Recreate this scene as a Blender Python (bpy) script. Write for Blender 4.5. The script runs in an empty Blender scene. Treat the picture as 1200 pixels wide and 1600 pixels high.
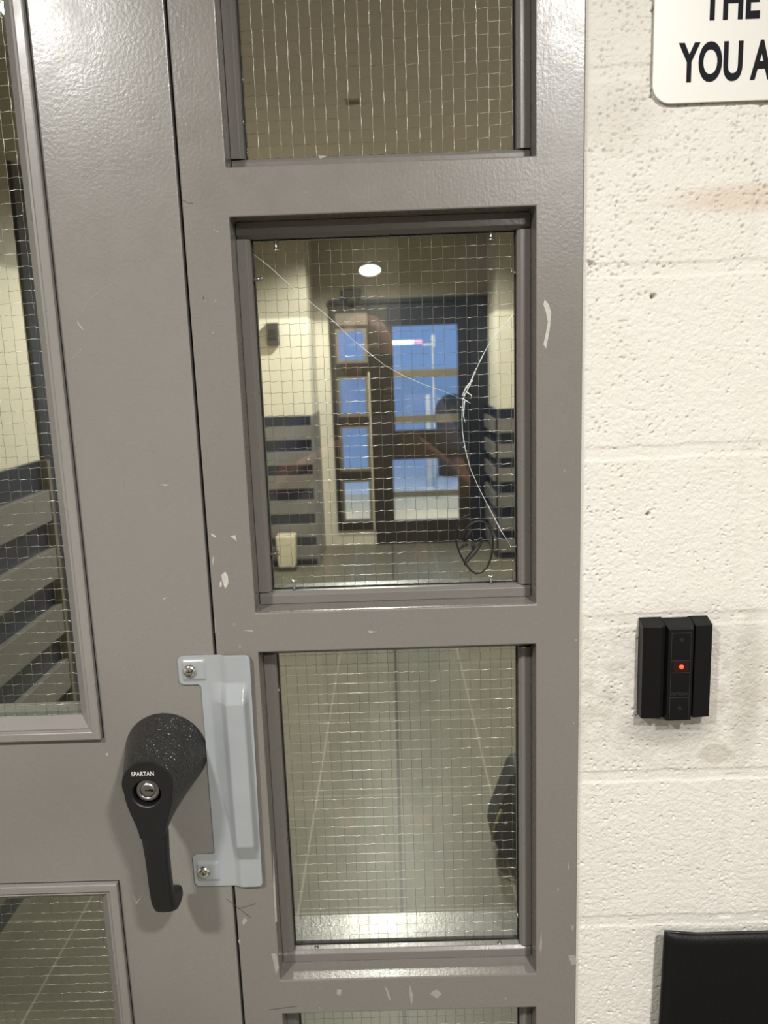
import bpy, bmesh, math, random
from mathutils import Vector, Matrix, noise
random.seed(7)
PI = math.pi
S = bpy.context.scene
COL = S.collection

# ---------------------------------------------------------------- camera, world, lights, exposure
cam_d = bpy.data.cameras.new('camera')
cam = bpy.data.objects.new('camera', cam_d); COL.objects.link(cam)
PITCH, YAW, ROLL = 0.1868, -0.0112, -0.0352
cp, sp, cy, sy, cr, sr = math.cos(PITCH), math.sin(PITCH), math.cos(YAW), math.sin(YAW), math.cos(ROLL), math.sin(ROLL)
fw = Vector((sy*cp, cy*cp, -sp)); rx = Vector((cy, -sy, 0)); ux = rx.cross(fw)
right = cr*rx + sr*ux; up = -sr*rx + cr*ux
M = Matrix((right, up, -fw)).transposed().to_4x4()
M.translation = Vector((0, -0.9294, 1.5))
cam.matrix_world = M
cam_d.lens = 1268.46/1600*36; cam_d.sensor_width = 36; cam_d.clip_start = 0.004
cam_d.dof.use_dof = True; cam_d.dof.focus_distance = 0.955; cam_d.dof.aperture_fstop = 8.5
S.camera = cam

S.view_settings.view_transform = 'Standard'; S.view_settings.look = 'None'
S.view_settings.gamma = 1; S.view_settings.use_curve_mapping = False
S.view_settings.exposure = 0.0
S.cycles.max_bounces = 10; S.cycles.transparent_max_bounces = 24; S.cycles.glossy_bounces = 5
S.cycles.caustics_reflective = False; S.cycles.caustics_refractive = False
S.cycles.sample_clamp_indirect = 4.0
S.cycles.use_denoising = True

W = bpy.data.worlds.new('dusk_sky'); S.world = W; W.use_nodes = True
W.node_tree.nodes['Background'].inputs[0].default_value = (0.25, 0.42, 0.85, 1)
W.node_tree.nodes['Background'].inputs[1].default_value = 0.9

LAMP_W = 39.0        # hall ceiling lamps by the door
LAMP_BACK_W = 54.0   # hall ceiling lamp farther back
ENTRY_W = 138.0      # entry downlights (spots)
OUT_W = 70.0
WARM = (1.0, 0.98, 0.94)

# ---------------------------------------------------------------- materials
def ramp(nt, fac, stops):
    r = nt.nodes.new('ShaderNodeValToRGB'); nt.links.new(fac, r.inputs[0])
    e = r.color_ramp.elements
    while len(e) < len(stops): e.new(0.5)
    for k, (p, c) in zip(e, stops):
        k.position = p; k.color = (c[0], c[1], c[2], 1) if isinstance(c, (tuple, list)) else (c, c, c, 1)
    return r.outputs[0]
def math_n(nt, op, a, b=None, clamp=False):
    n = nt.nodes.new('ShaderNodeMath'); n.operation = op; n.use_clamp = clamp
    for i, v in enumerate((a, b)):
        if v is None: continue
        if isinstance(v, (int, float)): n.inputs[i].default_value = v
        else: nt.links.new(v, n.inputs[i])
    return n.outputs[0]
def mixc(nt, f, a, b):
    n = nt.nodes.new('ShaderNodeMix'); n.data_type = 'RGBA'
    for i, v in ((0, f), (6, a), (7, b)):
        if isinstance(v, (int, float)): n.inputs[i].default_value = v
        elif isinstance(v, tuple): n.inputs[i].default_value = (v[0], v[1], v[2], 1)
        else: nt.links.new(v, n.inputs[i])
    return n.outputs[2]
def tex(nt, scale, detail=3, rough=0.5, vec=None, kind='noise'):
    n = nt.nodes.new('ShaderNodeTexNoise' if kind == 'noise' else 'ShaderNodeTexVoronoi')
    n.inputs['Scale'].default_value = scale
    if kind == 'noise': n.inputs['Detail'].default_value = detail; n.inputs['Roughness'].default_value = rough
    nt.links.new(vec, n.inputs['Vector'])
    return n.outputs['Fac' if kind == 'noise' else 'Distance']
def scaled(nt, vec, s):
    n = nt.nodes.new('ShaderNodeMapping'); n.inputs['Scale'].default_value = s
    nt.links.new(vec, n.inputs['Vector']); return n.outputs[0]
def new_mat(name, color, rough=0.5, metal=0.0, spec=0.5, coat=0.0):
    m = bpy.data.materials.new(name); m.use_nodes = True
    b = m.node_tree.nodes['Principled BSDF']
    b.inputs['Base Color'].default_value = (color[0], color[1], color[2], 1)
    b.inputs['Roughness'].default_value = rough; b.inputs['Metallic'].default_value = metal
    b.inputs['Specular IOR Level'].default_value = spec; b.inputs['Coat Weight'].default_value = coat
    return m, m.node_tree, b
def wpos(nt): return nt.nodes.new('ShaderNodeNewGeometry').outputs['Position']
def bump(nt, b, h, strength, dist, prev=None):
    n = nt.nodes.new('ShaderNodeBump'); n.inputs['Strength'].default_value = strength; n.inputs['Distance'].default_value = dist
    nt.links.new(h, n.inputs['Height'])
    if prev is not None: nt.links.new(prev, n.inputs['Normal'])
    nt.links.new(n.outputs[0], b.inputs['Normal'])
    return n.outputs[0]
def mottled(name, c, rough, var=0.12, scale=6.0, bscale=0, bstr=0.2, bdist=0.001, stretch=(1, 1, 1), **k):
    m, nt, b = new_mat(name, c, rough, **k)
    p = wpos(nt)
    f = tex(nt, scale, 4, 0.6, p)
    lo = tuple(x*(1-var) for x in c); hi = tuple(min(1, x*(1+var)) for x in c)
    nt.links.new(ramp(nt, f, [(0.3, lo), (0.7, hi)]), b.inputs['Base Color'])
    if bscale: bump(nt, b, tex(nt, bscale, 2, 0.5, scaled(nt, p, stretch)), bstr, bdist)
    return m

def paint_mat(name, c, rough, peel, brush):
    m, nt, b = new_mat(name, c, rough, spec=0.5)
    p = wpos(nt)
    f = tex(nt, 5, 5, 0.6, p)
    lo = tuple(x*0.975 for x in c); hi = tuple(x*1.025 for x in c)
    nt.links.new(ramp(nt, f, [(0.3, lo), (0.7, hi)]), b.inputs['Base Color'])
    r = tex(nt, 30, 3, 0.6, p)
    nt.links.new(ramp(nt, r, [(0.2, rough-0.05), (0.8, rough+0.08)]), b.inputs['Roughness'])
    n1 = bump(nt, b, tex(nt, 260, 2, 0.5, p), peel, 0.0006)
    if brush: bump(nt, b, tex(nt, 90, 3, 0.6, scaled(nt, p, (6, 6, 0.35))), brush, 0.0008, n1)
    return m
M_DOOR = paint_mat('door_grey_paint', (0.228, 0.216, 0.200), 0.27, 0.30, 0.0)
M_FRAME = paint_mat('frame_grey_paint', (0.208, 0.195, 0.178), 0.26, 0.30, 0.10)
M_STOP = paint_mat('stop_grey_paint', (0.180, 0.168, 0.155), 0.28, 0.2, 0.06)
M_BEAD = paint_mat('bead_grey_paint', (0.250, 0.238, 0.224), 0.28, 0.1, 0.0)
M_SEAL_SHADOW, _, _ = new_mat('dark_seal_and_shadow', (0.012, 0.012, 0.012), 0.6)
M_CHIP = mottled('bare_primer', (0.50, 0.47, 0.43), 0.6, 0.2, 300)
M_CHIP2 = mottled('dull_bare_primer', (0.34, 0.32, 0.29), 0.6, 0.15, 300)
M_SCRATCH = mottled('faint_scratch', (0.30, 0.285, 0.26), 0.5, 0.2, 300)
M_DARKSCR, _, _ = new_mat('dark_scuff', (0.05, 0.045, 0.04), 0.6)

def glass_mat(name, tint=(0.93, 0.955, 0.93), base=0.045):
    m = bpy.data.materials.new(name); m.use_nodes = True; nt = m.node_tree
    nt.nodes.clear()
    out = nt.nodes.new('ShaderNodeOutputMaterial'); mx = nt.nodes.new('ShaderNodeMixShader')
    tr = nt.nodes.new('ShaderNodeBsdfTransparent'); tr.inputs[0].default_value = (*tint, 1)
    gl = nt.nodes.new('ShaderNodeBsdfGlossy'); gl.inputs['Roughness'].default_value = 0.0
    gl.inputs['Color'].default_value = (1, 1, 1, 1)
    lw = nt.nodes.new('ShaderNodeLayerWeight'); lw.inputs[0].default_value = 0.5
    f5 = math_n(nt, 'POWER', lw.outputs['Facing'], 5.0)
    f = math_n(nt, 'ADD', math_n(nt, 'MULTIPLY', f5, 0.9), base, True)
    nt.links.new(f, mx.inputs[0]); nt.links.new(tr.outputs[0], mx.inputs[1]); nt.links.new(gl.outputs[0], mx.inputs[2])
    nt.links.new(mx.outputs[0], out.inputs[0])
    return m
M_GLASS = glass_mat('wired_glass')
M_GLASS2 = glass_mat('plain_glass', (0.96, 0.97, 0.96), 0.03)
M_WIRE, _, _ = new_mat('bright_steel_wire', (0.42, 0.41, 0.39), 0.26, metal=1.0)
M_CRACK, _, _ = new_mat('fractured_glass_edge', (0.86, 0.88, 0.88), 0.25, spec=0.8)
M_INK, _, _ = new_mat('black_marker_ink', (0.006, 0.006, 0.008), 0.5)
M_SCREW = mottled('zinc_screw', (0.80, 0.80, 0.79), 0.2, 0.25, 400, metal=1.0)
M_GUARD = mottled('light_grey_enamel', (0.34, 0.36, 0.375), 0.24, 0.04, 20, bscale=70, bstr=0.03, bdist=0.001, coat=0.3)

m, nt, b = new_mat('black_hammered_powder_coat', (0.014, 0.0135, 0.013), 0.27, spec=0.8)
p = wpos(nt)
bump(nt, b, tex(nt, 430, 0, 0.4, p), 1.0, 0.0023)
M_HAMMER = m
m, nt, b = new_mat('satin_black_face', (0.010, 0.010, 0.011), 0.45)
bump(nt, b, tex(nt, 900, 1, 0.4, wpos(nt)), 0.25, 0.0005); M_BLACKFACE = m
M_CYL, _, _ = new_mat('brushed_nickel', (0.42, 0.41, 0.42), 0.3, metal=1.0)
M_KEYHOLE, _, _ = new_mat('keyhole_black', (0.004, 0.004, 0.004), 0.8)
M_WHITEINK, _, _ = new_mat('white_print', (0.78, 0.77, 0.74), 0.5)
M_READER, nt, b = new_mat('black_abs_plastic', (0.004, 0.004, 0.0045), 0.45, spec=0.28)
bump(nt, b, tex(nt, 1500, 1, 0.5, wpos(nt)), 0.12, 0.0003)
M_READER_LINE, _, _ = new_mat('worn_black_edge', (0.03, 0.03, 0.032), 0.4)
M_LED, nt, b = new_mat('red_led', (0.5, 0.02, 0.01), 0.3)
b.inputs['Emission Color'].default_value = (1, 0.06, 0.03, 1); b.inputs['Emission Strength'].default_value = 2.6
M_LEDWIN, _, _ = new_mat('dark_red_lens', (0.02, 0.004, 0.004), 0.3)
M_SIGN, _, _ = new_mat('white_sign_enamel', (0.75, 0.735, 0.69), 0.35)
M_SIGNINK, _, _ = new_mat('navy_black_sign_ink', (0.010, 0.011, 0.015), 0.65, spec=0.12)
m, nt, b = new_mat('black_vinyl', (0.006, 0.006, 0.006), 0.5, spec=0.3)
p = scaled(nt, wpos(nt), (1, 1, 0.28))
v = nt.nodes.new('ShaderNodeTexVoronoi'); v.feature = 'DISTANCE_TO_EDGE'; v.inputs['Scale'].default_value = 130
w = nt.nodes.new('ShaderNodeMix'); w.data_type = 'VECTOR'; w.inputs[0].default_value = 0.02
nn = nt.nodes.new('ShaderNodeTexNoise'); nn.inputs['Scale'].default_value = 60; nt.links.new(p, nn.inputs['Vector'])
nt.links.new(p, w.inputs[4]); nt.links.new(nn.outputs['Color'], w.inputs[5]); nt.links.new(w.outputs[1], v.inputs['Vector'])
bump(nt, b, math_n(nt, 'MINIMUM', v.outputs['Distance'], 0.06), 0.8, 0.003)
M_VINYL = m
M_VINYL2, _, _ = new_mat('black_vinyl_welt', (0.012, 0.012, 0.012), 0.35)
M_CHAIRLEG, _, _ = new_mat('chair_steel', (0.02, 0.02, 0.02), 0.35)

# painted concrete block wall: stains, dirt and a darker patch keep their own shapes
def ell(nt, p, cx, cz, ex, ez, soft, wob, nz):
    sx = nt.nodes.new('ShaderNodeSeparateXYZ'); nt.links.new(p, sx.inputs[0])
    a = math_n(nt, 'POWER', math_n(nt, 'ABSOLUTE', math_n(nt, 'MULTIPLY', math_n(nt, 'SUBTRACT', sx.outputs[0], cx), 1/ex)), 2)
    c = math_n(nt, 'POWER', math_n(nt, 'ABSOLUTE', math_n(nt, 'MULTIPLY', math_n(nt, 'SUBTRACT', sx.outputs[2], cz), 1/ez)), 2)
    d = math_n(nt, 'ADD', math_n(nt, 'ADD', a, c), math_n(nt, 'MULTIPLY', math_n(nt, 'SUBTRACT', nz, 0.5), wob))
    mr = nt.nodes.new('ShaderNodeMapRange'); nt.links.new(d, mr.inputs[0])
    mr.inputs[1].default_value = 1-soft; mr.inputs[2].default_value = 1+soft; mr.inputs[3].default_value = 1; mr.inputs[4].default_value = 0
    return mr.outputs[0]
m, nt, b = new_mat('painted_block', (0.78, 0.75, 0.69), 0.55, spec=0.3)
p = wpos(nt)
n_lo = tex(nt, 9, 4, 0.6, p); n_mid = tex(nt, 60, 4, 0.65, p); n_hi = tex(nt, 380, 3, 0.6, p)
c = ramp(nt, n_lo, [(0.3, (0.745, 0.715, 0.655)), (0.7, (0.77, 0.745, 0.695))])
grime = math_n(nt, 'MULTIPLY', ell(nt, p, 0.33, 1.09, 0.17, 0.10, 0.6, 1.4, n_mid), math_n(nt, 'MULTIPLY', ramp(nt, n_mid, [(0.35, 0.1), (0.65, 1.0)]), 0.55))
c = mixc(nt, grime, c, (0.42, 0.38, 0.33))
under = math_n(nt, 'MULTIPLY', ell(nt, p, 0.33, 1.042, 0.05, 0.024, 0.7, 2.2, n_mid), 0.6)  # darker patch just below the reader
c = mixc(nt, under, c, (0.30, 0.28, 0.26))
drip = math_n(nt, 'MULTIPLY', ell(nt, p, 0.424, 1.09, 0.016, 0.10, 0.7, 2.4, n_mid), 0.30)
c = mixc(nt, drip, c, (0.36, 0.33, 0.28))
tan = math_n(nt, 'MULTIPLY', ell(nt, p, 0.405, 1.658, 0.085, 0.014, 0.8, 1.2, n_mid), 0.42)
c = mixc(nt, tan, c, (0.55, 0.40, 0.26))
blot = math_n(nt, 'MULTIPLY', ell(nt, p, 0.393, 1.004, 0.024, 0.013, 0.25, 3.0, n_mid), 0.40)
c = mixc(nt, blot, c, (0.38, 0.33, 0.28))
top = math_n(nt, 'MULTIPLY', ell(nt, p, 0.245, 1.745, 0.05, 0.03, 0.9, 3.0, n_mid), 0.2)
c = mixc(nt, top, c, (0.40, 0.36, 0.31))
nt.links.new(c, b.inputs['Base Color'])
n1 = bump(nt, b, n_hi, 0.55, 0.0016)
M_BLOCK = m
M_HOLE, _, _ = new_mat('drilled_hole', (0.01, 0.009, 0.008), 0.9)
M_CAULK = mottled('white_caulk', (0.72, 0.68, 0.60), 0.5, 0.1, 80)

def wall_mat(name, c, rough=0.6, block=False):
    m, nt, b = new_mat(name, c, rough, spec=0.3)
    p = wpos(nt)
    f = tex(nt, 3, 4, 0.6, p)
    nt.links.new(ramp(nt, f, [(0.3, tuple(x*0.94 for x in c)), (0.7, c)]), b.inputs['Base Color'])
    bump(nt, b, tex(nt, 60, 3, 0.6, p), 0.25, 0.002)
    return m
M_CREAM = wall_mat('cream_wall_paint', (0.70, 0.66, 0.55))
m, nt, b = new_mat('cream_dimmed_top_paint', (0.70, 0.66, 0.55), 0.6, spec=0.3)
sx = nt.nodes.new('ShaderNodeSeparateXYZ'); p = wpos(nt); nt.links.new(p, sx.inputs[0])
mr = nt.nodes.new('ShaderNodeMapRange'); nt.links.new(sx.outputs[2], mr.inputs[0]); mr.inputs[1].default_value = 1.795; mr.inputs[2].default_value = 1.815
nt.links.new(mixc(nt, mr.outputs[0], (0.70, 0.66, 0.55), (0.34, 0.315, 0.255)), b.inputs['Base Color'])  # fading downlight on the upper walls is painted as a darker band
bump(nt, b, tex(nt, 60, 3, 0.6, p), 0.25, 0.002); M_CREAM_DIMTOP = m
M_HALL = wall_mat('hall_wall_paint', (0.62, 0.58, 0.52))
M_CEIL = wall_mat('ceiling_paint', (0.56, 0.49, 0.42))
M_HALLCEIL = wall_mat('hall_ceiling_tile', (0.55, 0.52, 0.47))
M_SLAT = mottled('grey_slat', (0.18, 0.172, 0.165), 0.45, 0.08, 10)
M_NAVY = mottled('navy_backing', (0.011, 0.017, 0.036), 0.3, 0.1, 10)
M_DARKFR = mottled('dark_bronze_frame', (0.030, 0.026, 0.020), 0.4, 0.1, 10)
M_NAVYDOOR = mottled('navy_door_paint', (0.016, 0.019, 0.030), 0.32, 0.1, 10)
M_RAIL = mottled('olive_grey_rail', (0.19, 0.17, 0.13), 0.4, 0.1, 10)
M_BOX = mottled('cream_plastic', (0.74, 0.68, 0.52), 0.5, 0.05, 10)
M_DARKBOX = mottled('charcoal_plastic', (0.05, 0.048, 0.042), 0.5, 0.05, 10)
m, nt, b = new_mat('large_floor_tile', (0.1, 0.1, 0.1), 0.38, spec=0.4)
p = wpos(nt)
sx = nt.nodes.new('ShaderNodeSeparateXYZ'); nt.links.new(p, sx.inputs[0])
def grout(o, off):
    f = math_n(nt, 'PINGPONG', math_n(nt, 'SUBTRACT', o, off), 0.3045)
    return math_n(nt, 'LESS_THAN', f, 0.0026)
g = math_n(nt, 'MAXIMUM', grout(sx.outputs[0], -0.908), grout(sx.outputs[1], 1.07))
dj = math_n(nt, 'MULTIPLY', math_n(nt, 'LESS_THAN', math_n(nt, 'ABSOLUTE', math_n(nt, 'ADD', sx.outputs[0], 0.012)), 0.005), math_n(nt, 'GREATER_THAN', sx.outputs[1], 0.2))
tc = ramp(nt, tex(nt, 7, 5, 0.6, p), [(0.3, (0.150, 0.142, 0.108)), (0.7, (0.190, 0.180, 0.140))])
c = mixc(nt, g, tc, (0.33, 0.315, 0.26))
c = mixc(nt, dj, c, (0.03, 0.03, 0.025))
nt.links.new(c, b.inputs['Base Color'])
M_TILE = m
M_SNOW = mottled('pale_snow', (0.80, 0.80, 0.80), 0.8, 0.06, 2)
M_APRON = mottled('lamp_tinted_concrete', (0.66, 0.58, 0.42), 0.8, 0.06, 2)
M_WHITEPOST, _, _ = new_mat('white_post_paint', (0.8, 0.82, 0.85), 0.4)
M_LENS, nt, b = new_mat('lamp_lens', (0.9, 0.88, 0.82), 0.4)
b.inputs['Emission Color'].default_value = (1, 0.95, 0.86, 1); b.inputs['Emission Strength'].default_value = 6.0
M_BULB, _, _ = new_mat('lamp_reflector', (0.30, 0.29, 0.27), 0.4)
M_CAN, _, _ = new_mat('black_baffle', (0.012, 0.012, 0.012), 0.7)
M_BULK, nt, b = new_mat('bulkhead_lens', (0.9, 0.88, 0.82), 0.4)
b.inputs['Emission Color'].default_value = (1, 0.97, 0.86, 1); b.inputs['Emission Strength'].default_value = 3.0
M_TUBE, nt, b = new_mat('cold_tube_lens', (0.9, 0.9, 0.9), 0.4)
b.inputs['Emission Color'].default_value = (0.55, 0.85, 1, 1); b.inputs['Emission Strength'].default_value = 3.0
M_PINK, nt, b = new_mat('pink_lens', (0.9, 0.5, 0.6), 0.4)
b.inputs['Emission Color'].default_value = (0.75, 0.35, 0.75, 1); b.inputs['Emission Strength'].default_value = 0.8
M_TRIMW, _, _ = new_mat('white_fixture', (0.75, 0.74, 0.70), 0.4)
M_SKIN = mottled('skin', (0.55, 0.27, 0.19), 0.5, 0.08, 30)
M_HAIR = mottled('dark_hair', (0.03, 0.016, 0.012), 0.45, 0.2, 200)
M_SHIRT = mottled('lilac_grey_shirt', (0.16, 0.14, 0.22), 0.85, 0.1, 40)
M_TROUSER = mottled('charcoal_trousers', (0.03, 0.03, 0.035), 0.85, 0.1, 40)
M_SHOE, _, _ = new_mat('black_shoe', (0.012, 0.012, 0.012), 0.45)
M_PHONE, _, _ = new_mat('black_phone', (0.012, 0.012, 0.014), 0.25)
M_PHLENS, _, _ = new_mat('phone_lens', (0.02, 0.02, 0.03), 0.05)
M_EYE, _, _ = new_mat('eye_white', (0.7, 0.68, 0.65), 0.3)
M_BAG = mottled('navy_bag_nylon', (0.012, 0.014, 0.022), 0.6, 0.15, 30)
M_BAGTRIM, _, _ = new_mat('bag_trim', (0.32, 0.33, 0.12), 0.5)

# ---------------------------------------------------------------- mesh helpers
class MB:
    def __init__(self): self.v = []; self.f = []; self.mi = []; self.sm = []
    def add(self, vs, fs, mi=0, smooth=False):
        o = len(self.v); self.v += [tuple(x) for x in vs]
        for f in fs: self.f.append(tuple(o+i for i in f)); self.mi.append(mi); self.sm.append(smooth)
    def box(self, x0, x1, y0, y1, z0, z1, mi=0):
        self.add([(x0,y0,z0),(x1,y0,z0),(x1,y1,z0),(x0,y1,z0),(x0,y0,z1),(x1,y0,z1),(x1,y1,z1),(x0,y1,z1)],
                 [(3,2,1,0),(4,5,6,7),(0,1,5,4),(1,2,6,5),(2,3,7,6),(3,0,4,7)], mi)
    def prism(self, poly, plane, a, b, mi=0):
        """poly: 2-D outline; plane 'xz' extruded along y from a to b, 'xy' along z, 'yz' along x"""
        n = len(poly)
        def P(u, v, w): return {'xz': (u, w, v), 'xy': (u, v, w), 'yz': (w, u, v)}[plane]
        vs = [P(u, v, a) for u, v in poly] + [P(u, v, b) for u, v in poly]
        fs = [tuple(range(n)), tuple(range(2*n-1, n-1, -1))] + [(i, i+n, (i+1) % n+n, (i+1) % n) for i in range(n)]
        self.add(vs, fs, mi)
    def tube(self, pts, r, n=6, mi=0, cap=True, smooth=True, closed=False):
        pts = [Vector(q) for q in pts]; k = len(pts)
        rs = r if isinstance(r, (list, tuple)) else [r]*k
        vs = []; prev = None
        for i, q in enumerate(pts):
            d = (pts[min(i+1, k-1)]-pts[max(i-1, 0)])
            if d.length < 1e-9: d = Vector((0, 0, 1))
            d.normalize()
            a = prev if prev is not None else (Vector((0, 1, 0)) if abs(d.y) < 0.9 else Vector((1, 0, 0)))
            a = (a-d*a.dot(d)).normalized(); prev = a; c = d.cross(a)
            for j in range(n):
                t = 2*PI*j/n; vs.append(q+(a*math.cos(t)+c*math.sin(t))*rs[i])
        fs = [(i*n+j, i*n+(j+1) % n, (i+1)*n+(j+1) % n, (i+1)*n+j) for i in range(k-1) for j in range(n)]
        if cap: fs += [tuple(range(n-1, -1, -1)), tuple((k-1)*n+j for j in range(n))]
        self.add(vs, fs, mi, smooth)
    def lathe(self, prof, origin, axis, n=32, mi=0, smooth=True):
        """prof: (radius, height along axis)"""
        ax = Vector(axis).normalized(); a = ax.orthogonal().normalized(); c = ax.cross(a); o = Vector(origin)
        vs = [o+ax*h+(a*math.cos(2*PI*j/n)+c*math.sin(2*PI*j/n))*r for r, h in prof for j in range(n)]
        fs = [(i*n+j, i*n+(j+1) % n, (i+1)*n+(j+1) % n, (i+1)*n+j) for i in range(len(prof)-1) for j in range(n)]
        fs += [tuple(range(n-1, -1, -1)), tuple((len(prof)-1)*n+j for j in range(n))]
        self.add(vs, fs, mi, smooth)
    def grid_frame(self, xs, zs, holes, y0, y1, mi=0):
        """slab in the xz plane between y0 and y1 with rectangular openings"""
        def hole(i, j):
            if i < 0 or j < 0 or i >= len(xs)-1 or j >= len(zs)-1: return True
            xc, zc = (xs[i]+xs[i+1])/2, (zs[j]+zs[j+1])/2
            return any(a < xc < b and c < zc < d for a, b, c, d in holes)
        ids = {}; vs = []
        def V(i, j, k):
            if (i, j, k) not in ids: ids[(i, j, k)] = len(vs); vs.append((xs[i], (y0, y1)[k], zs[j]))
            return ids[(i, j, k)]
        fs = []
        for i in range(len(xs)-1):
            for j in range(len(zs)-1):
                if hole(i, j): continue
                fs.append((V(i,j,0), V(i+1,j,0), V(i+1,j+1,0), V(i,j+1,0)))
                fs.append((V(i,j+1,1), V(i+1,j+1,1), V(i+1,j,1), V(i,j,1)))
                if hole(i-1, j): fs.append((V(i,j,0), V(i,j+1,0), V(i,j+1,1), V(i,j,1)))
                if hole(i+1, j): fs.append((V(i+1,j,1), V(i+1,j+1,1), V(i+1,j+1,0), V(i+1,j,0)))
                if hole(i, j-1): fs.append((V(i,j,1), V(i+1,j,1), V(i+1,j,0), V(i,j,0)))
                if hole(i, j+1): fs.append((V(i,j+1,0), V(i+1,j+1,0), V(i+1,j+1,1), V(i,j+1,1)))
        self.add(vs, fs, mi)
    def build(self, name, mats, parent=None, bevel=0, seg=2, smooth_all=False, fix=True, origin=None):
        if not isinstance(mats, (list, tuple)): mats = [mats]
        off = world_loc(parent) if parent else (Vector(origin) if origin else Vector((0, 0, 0)))
        me = bpy.data.meshes.new(name)
        me.from_pydata([(x-off.x, y-off.y, z-off.z) for x, y, z in self.v], [], self.f)
        for mt in mats: me.materials.append(mt)
        me.polygons.foreach_set('material_index', self.mi)
        me.polygons.foreach_set('use_smooth', [True]*len(self.f) if smooth_all else self.sm)
        if fix:
            bm = bmesh.new(); bm.from_mesh(me); bmesh.ops.recalc_face_normals(bm, faces=bm.faces); bm.to_mesh(me); bm.free()
        me.update()
        o = bpy.data.objects.new(name, me); COL.objects.link(o)
        if parent: o.parent = parent
        elif origin: o.location = off
        if bevel:
            md = o.modifiers.new('bevel', 'BEVEL'); md.width = bevel; md.segments = seg; md.limit_method = 'ANGLE'; md.angle_limit = 0.6
        return o
LOC = {}
def world_loc(o):
    v = Vector((0, 0, 0))
    while o: v += Vector(o.location); o = o.parent
    return v
def tag(o, label=None, cat=None, group=None, kind=None):
    if label: o['label'] = label
    if cat: o['category'] = cat
    if group: o['group'] = group
    if kind: o['kind'] = kind
    return o
def empty(name, loc, label, cat, group=None, kind=None):
    o = bpy.data.objects.new(name, None); o.empty_display_size = 0.05; COL.objects.link(o); o.location = loc
    return tag(o, label, cat, group, kind)
def text_mesh(name, body, mat, parent, x0, x1, zb, zt, y, bold=0.0, depth=0.0004):
    """flat lettering standing in the xz plane facing -y, fitted to x0..x1 and zb..zt"""
    cu = bpy.data.curves.new(name, 'FONT'); cu.body = body; cu.offset = bold; cu.extrude = 0.02; cu.resolution_u = 6
    t = bpy.data.objects.new(name, cu); COL.objects.link(t)
    bpy.context.view_layer.update()
    dg = bpy.context.evaluated_depsgraph_get()
    me = bpy.data.meshes.new_from_object(t.evaluated_get(dg))
    bpy.data.objects.remove(t)
    X = [v.co.x for v in me.vertices]; Y = [v.co.y for v in me.vertices]
    a, b2, c2, d2 = min(X), max(X), min(Y), max(Y)
    off = world_loc(parent)
    for v in me.vertices:
        u = (v.co.x-a)/(b2-a); w2 = (v.co.y-c2)/(d2-c2); e = 1 if v.co.z > 0 else 0
        v.co = Vector((x0+u*(x1-x0), y-depth*e, zb+w2*(zt-zb)))-off
    me.materials.clear(); me.materials.append(mat)
    o = bpy.data.objects.new(name, me); COL.objects.link(o); o.parent = parent
    return o
def flat_patches(polys, y, d=0.00025):
    mb = MB()
    for P in polys:
        n = len(P)
        mb.prism(P, 'xz', y, y-d)
    return mb
def wire_mesh(x0, x1, z0, z1, y, parent, px=0.01305, pz=0.0134, ph=(0.3, 0.5), fine=True):
    mb = MB(); rnd = random.Random(int((x0+z0)*1000)); r = 0.00022
    nx = int((x1-x0)/px); nz = int((z1-z0)/pz)
    X = [x0+px*(ph[0]+i) for i in range(nx+1) if x0+px*(ph[0]+i) < x1-0.001]
    Z = [z0+pz*(ph[1]+j) for j in range(nz+1) if z0+pz*(ph[1]+j) < z1-0.001]
    dx = [rnd.uniform(-0.0004, 0.0004) for _ in X]; dz = [rnd.uniform(-0.0004, 0.0004) for _ in Z]
    for i, x in enumerate(X):
        pts = [(x, y, z0+0.0006)]
        for j, z in enumerate(Z):
            s = 1 if (i+j) % 2 else -1
            pts.append((x+dx[i]+s*0.00025, y+s*0.0003, z-0.0022)); pts.append((x+dx[i]-s*0.00025, y+s*0.0003, z+0.0022))
        pts.append((x, y, z1-0.0006)); mb.tube(pts, r, 5)
    for j, z in enumerate(Z):
        pts = [(x0+0.0006, y, z)]
        for i, x in enumerate(X):
            s = -1 if (i+j) % 2 else 1
            q = rnd.uniform(-0.0002, 0.0002)
            pts.append((x-0.0026, y+s*0.0003, z+dz[j]+0.00055+q)); pts.append((x+0.0026, y+s*0.0003, z+dz[j]-0.00055+q))
        pts.append((x1-0.0006, y, z)); mb.tube(pts, r, 5)
    return mb.build('wire_mesh', M_WIRE, parent, fix=False)

# measured outlines on the door plane (x, z) in metres
CRACK = [[(-0.1513, 1.6237), (-0.1343, 1.6096), (-0.1167, 1.5932), (-0.099, 1.5767), (-0.0739, 1.5555), (-0.058, 1.5411), (-0.0429, 1.5251), (-0.0232, 1.5082), (-0.0048, 1.4927), (0.0175, 1.4792), (0.04, 1.4686), (0.0626, 1.4603), (0.0876, 1.4489)], [(0.0876, 1.4489), (0.097, 1.4667), (0.1048, 1.4851), (0.1102, 1.4961), (0.1179, 1.5092), (0.1279, 1.5229), (0.1392, 1.5349), (0.1512, 1.5477)], [(0.0876, 1.4489), (0.0865, 1.4292), (0.0869, 1.41), (0.0904, 1.3867), (0.0955, 1.3656), (0.1052, 1.3417), (0.1182, 1.3151), (0.132, 1.2866), (0.1445, 1.266)], [(0.0876, 1.4534), (0.0916, 1.4624), (0.0978, 1.4697), (0.1025, 1.4815)], [(0.0898, 1.4473), (0.088, 1.4291), (0.0902, 1.4214)], [(0.0868, 1.4504), (0.0936, 1.4457), (0.0974, 1.4433)], [(0.0915, 1.4578), (0.0983, 1.4531), (0.0975, 1.4486)]]
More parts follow.
